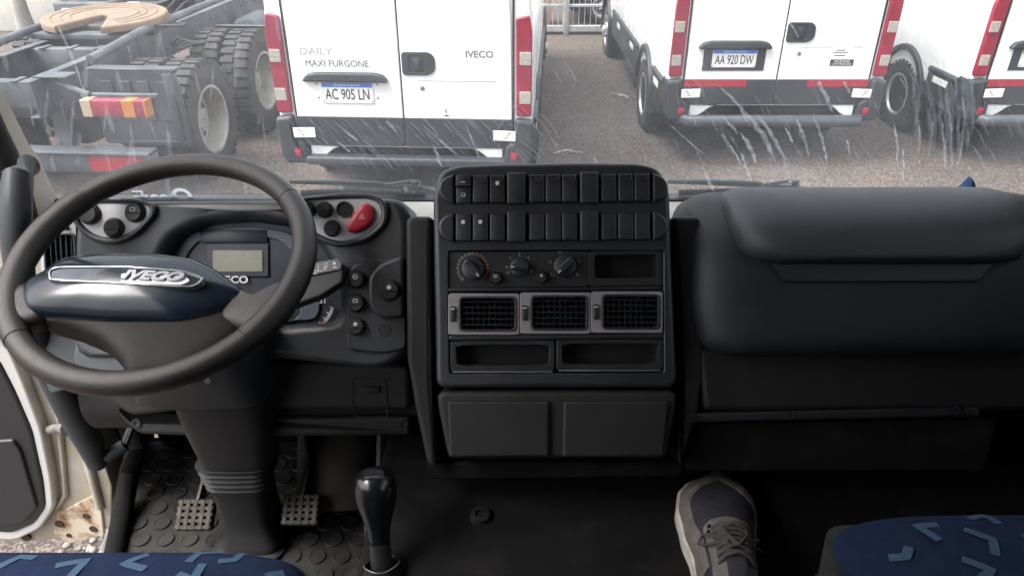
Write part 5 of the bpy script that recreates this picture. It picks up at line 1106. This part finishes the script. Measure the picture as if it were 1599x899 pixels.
# ================================================================== PERSON: foot in a trainer
PM_ = T(0.322, 0.765, 1.57) @ RZ(-9)
PE = thing('person', "foot in a worn grey suede and charcoal trainer with pale sole on black floor", 'person', M=PM_)
def foot_w(t):      # half widths along the foot, t=0 heel .. 1 toe   (left, right)
    K = [(0, .026, .026), (.06, .033, .033), (.2, .037, .036), (.4, .043, .038), (.6, .056, .048), (.75, .062, .056), (.85, .059, .056), (.93, .047, .050), (.98, .028, .036), (1.0, .006, .014)]
    for i in range(len(K) - 1):
        if K[i][0] <= t <= K[i + 1][0]:
            f = (t - K[i][0]) / (K[i + 1][0] - K[i][0]); f = f * f * (3 - 2 * f) if i < len(K) - 3 else f
            return tuple(K[i][j] * (1 - f) + K[i + 1][j] * f for j in (1, 2))
    return K[-1][1:]
LEN = 0.30; Y0 = -0.155
ts = [0, .015, .04, .08, .13, .2, .25, .3, .35, .4, .45, .5, .55, .6, .64, .68, .72, .76, .8, .83, .86, .885, .91, .93, .95, .965, .98, .988, .994, 1.0]
P = [(-foot_w(t)[0] * 1.10, Y0 + LEN * t) for t in ts] + [(foot_w(t)[1] * 1.06, Y0 + LEN * t) for t in ts[::-1]]
P = [(x, y + 0.006 * (1 if y > 0.1 else 0)) for x, y in P]
bm = NB(); prism(bm, rounded(P, 0.012, 3), 0.0, 0.032, 0.006, 3, both=True); 
def topz(t):
    K = [(0, .085), (.15, .105), (.3, .112), (.42, .105), (.55, .090), (.70, .073), (.82, .060), (.92, .050), (1.0, .040)]
    for i in range(len(K) - 1):
        if K[i][0] <= t <= K[i + 1][0]: f = (t - K[i][0]) / (K[i + 1][0] - K[i][0]); return K[i][1] * (1 - f) + K[i + 1][1] * f
    return K[-1][1]
def upper_pt(t, a, off=0.0):   # a from -1 (left) to 1 (right)
    wl2, wr2 = foot_w(t); ww = wl2 if a < 0 else wr2; th = a * math.pi / 2; h = topz(t) - 0.024
    s = math.sin(th); c_ = math.cos(th)
    x = (ww + off) * math.copysign(abs(s) ** 0.85, s); z = 0.024 + (h + off) * abs(c_) ** 0.75
    y = Y0 + LEN * t + (0.004 + off) * (1 if t > 0.99 else 0)
    if 0.45 < t < 0.86: z += 0.0011 * math.sin(t * 150 + 2.5 * a) * max(0, c_)
    return Vector((x, y, z))
sole = part('sole', bm, SOLE, None, PM_) if False else None
bmU = NB(); loft(bmU, [[upper_pt(t, -1 + 2 * k / 24) for k in range(25)] for t in ts], caps=False, closed=False); sh = part('shoe', bmU, MESHF, PE, PM_, smooth=70)
part('sole', bm, SOLE, sh, PM_, smooth=50)
# suede mudguard: band round the toe and sides
bm = NB()
def band(bm, t0, t1, a_lo, a_hi, off, nt=30, na=10):
    rows = []
    for i in range(nt + 1):
        t = t0 + (t1 - t0) * i / nt; lo = a_lo(t); hi = a_hi(t); rows.append([upper_pt(min(t, 1), lo + (hi - lo) * k / na, off * (1 if 0 < k < na else 0.3)) for k in range(na + 1)])
    loft(bm, rows, caps=False, closed=False)
def inner(t): return 0.62 if t < 0.6 else max(0.0, 0.62 - (max(0, t - 0.6) / 0.33) ** 2.2 * 0.62)
band(bm, 0.25, 1.0, lambda t: -1.0, lambda t: -inner(t) - (0.0), 0.0022); band(bm, 0.25, 1.0, lambda t: inner(t) + 0.12 * (1 if t < .8 else 0), lambda t: 1.0, 0.0022)
part('suede_band', bm, SUEDE, sh, PM_, smooth=70)
bm = NB(); band(bm, 0.955, 1.0, lambda t: -0.30, lambda t: 0.75, 0.004, 6, 12); part('toe_bumper', bm, LACE, sh, PM_, smooth=70)
# eyestay and tongue
bm = NB(); band(bm, 0.12, 0.52, lambda t: -0.55 if t < 0.46 else -0.55 * math.sqrt(max(0.02, 1 - ((t - .46) / .061) ** 2)), lambda t: 0.55 if t < 0.46 else 0.55 * math.sqrt(max(0.02, 1 - ((t - .46) / .061) ** 2)), 0.004); part('eyestay', bm, SUEDE, sh, PM_, smooth=70)
bm = NB(); band(bm, 0.10, 0.455, lambda t: -0.20, lambda t: 0.20, 0.0075); part('tongue', bm, MESHF, sh, PM_, smooth=70)
bm = NB()
for i, t in enumerate((0.435, 0.40, 0.365, 0.33, 0.295, 0.26)):
    for sg in (-1, 1):
        tube(bm, [upper_pt(t, -0.36 * sg, 0.0045), upper_pt(t - 0.012, -0.18 * sg, 0.012), upper_pt(t - 0.024, 0.02 * sg, 0.014), upper_pt(t - 0.036, 0.2 * sg, 0.012), upper_pt(t - 0.045, 0.36 * sg, 0.0045)], 0.0024, 8, flat=(1.3, 0.7))
for sg in (-1, 1):
    tube(bm, [upper_pt(0.27, 0, 0.016), upper_pt(0.34, -0.35 * sg, 0.016), upper_pt(0.40, -0.52 * sg, 0.010), upper_pt(0.39, -0.68 * sg, 0.008), upper_pt(0.33, -0.55 * sg, 0.012), upper_pt(0.28, -0.1 * sg, 0.016)], 0.0022, 8)
    tube(bm, [upper_pt(0.26, 0, 0.018), upper_pt(0.32, 0.12 * sg, 0.018), upper_pt(0.39, 0.16 * sg, 0.012), upper_pt(0.41, 0.28 * sg, 0.008)], 0.0022, 8)
part('laces', bm, LACE, sh, PM_, smooth=60)
bm = NB()
for t, a in ((0.455, -0.38), (0.455, 0.38), (0.415, -0.44), (0.415, 0.44)): p = upper_pt(t, a, 0.0042); lathe(bm, [(0.0034, -0.002), (0.0034, 0.0015), (0.0018, 0.0015)], 12, T(*p))
part('eyelets', bm, BLK, sh, PM_)
# ankle and lower leg, rising towards the seated person (below the picture)
bm = NB(); loft(bm, [[(c0 + r0 * math.cos(R(a)), y0 + r0 * 1.15 * math.sin(R(a)), z0) for a in range(0, 360, 20)] for c0, y0, z0, r0 in ((0, -0.13, 0.05, 0.022), (0, -0.155, 0.085, 0.025), (0, -0.23, 0.12, 0.038), (0, -0.34, 0.18, 0.050), (0, -0.47, 0.30, 0.060))]); part('trouser_leg', bm, DENIM, PE, PM_, smooth=60)
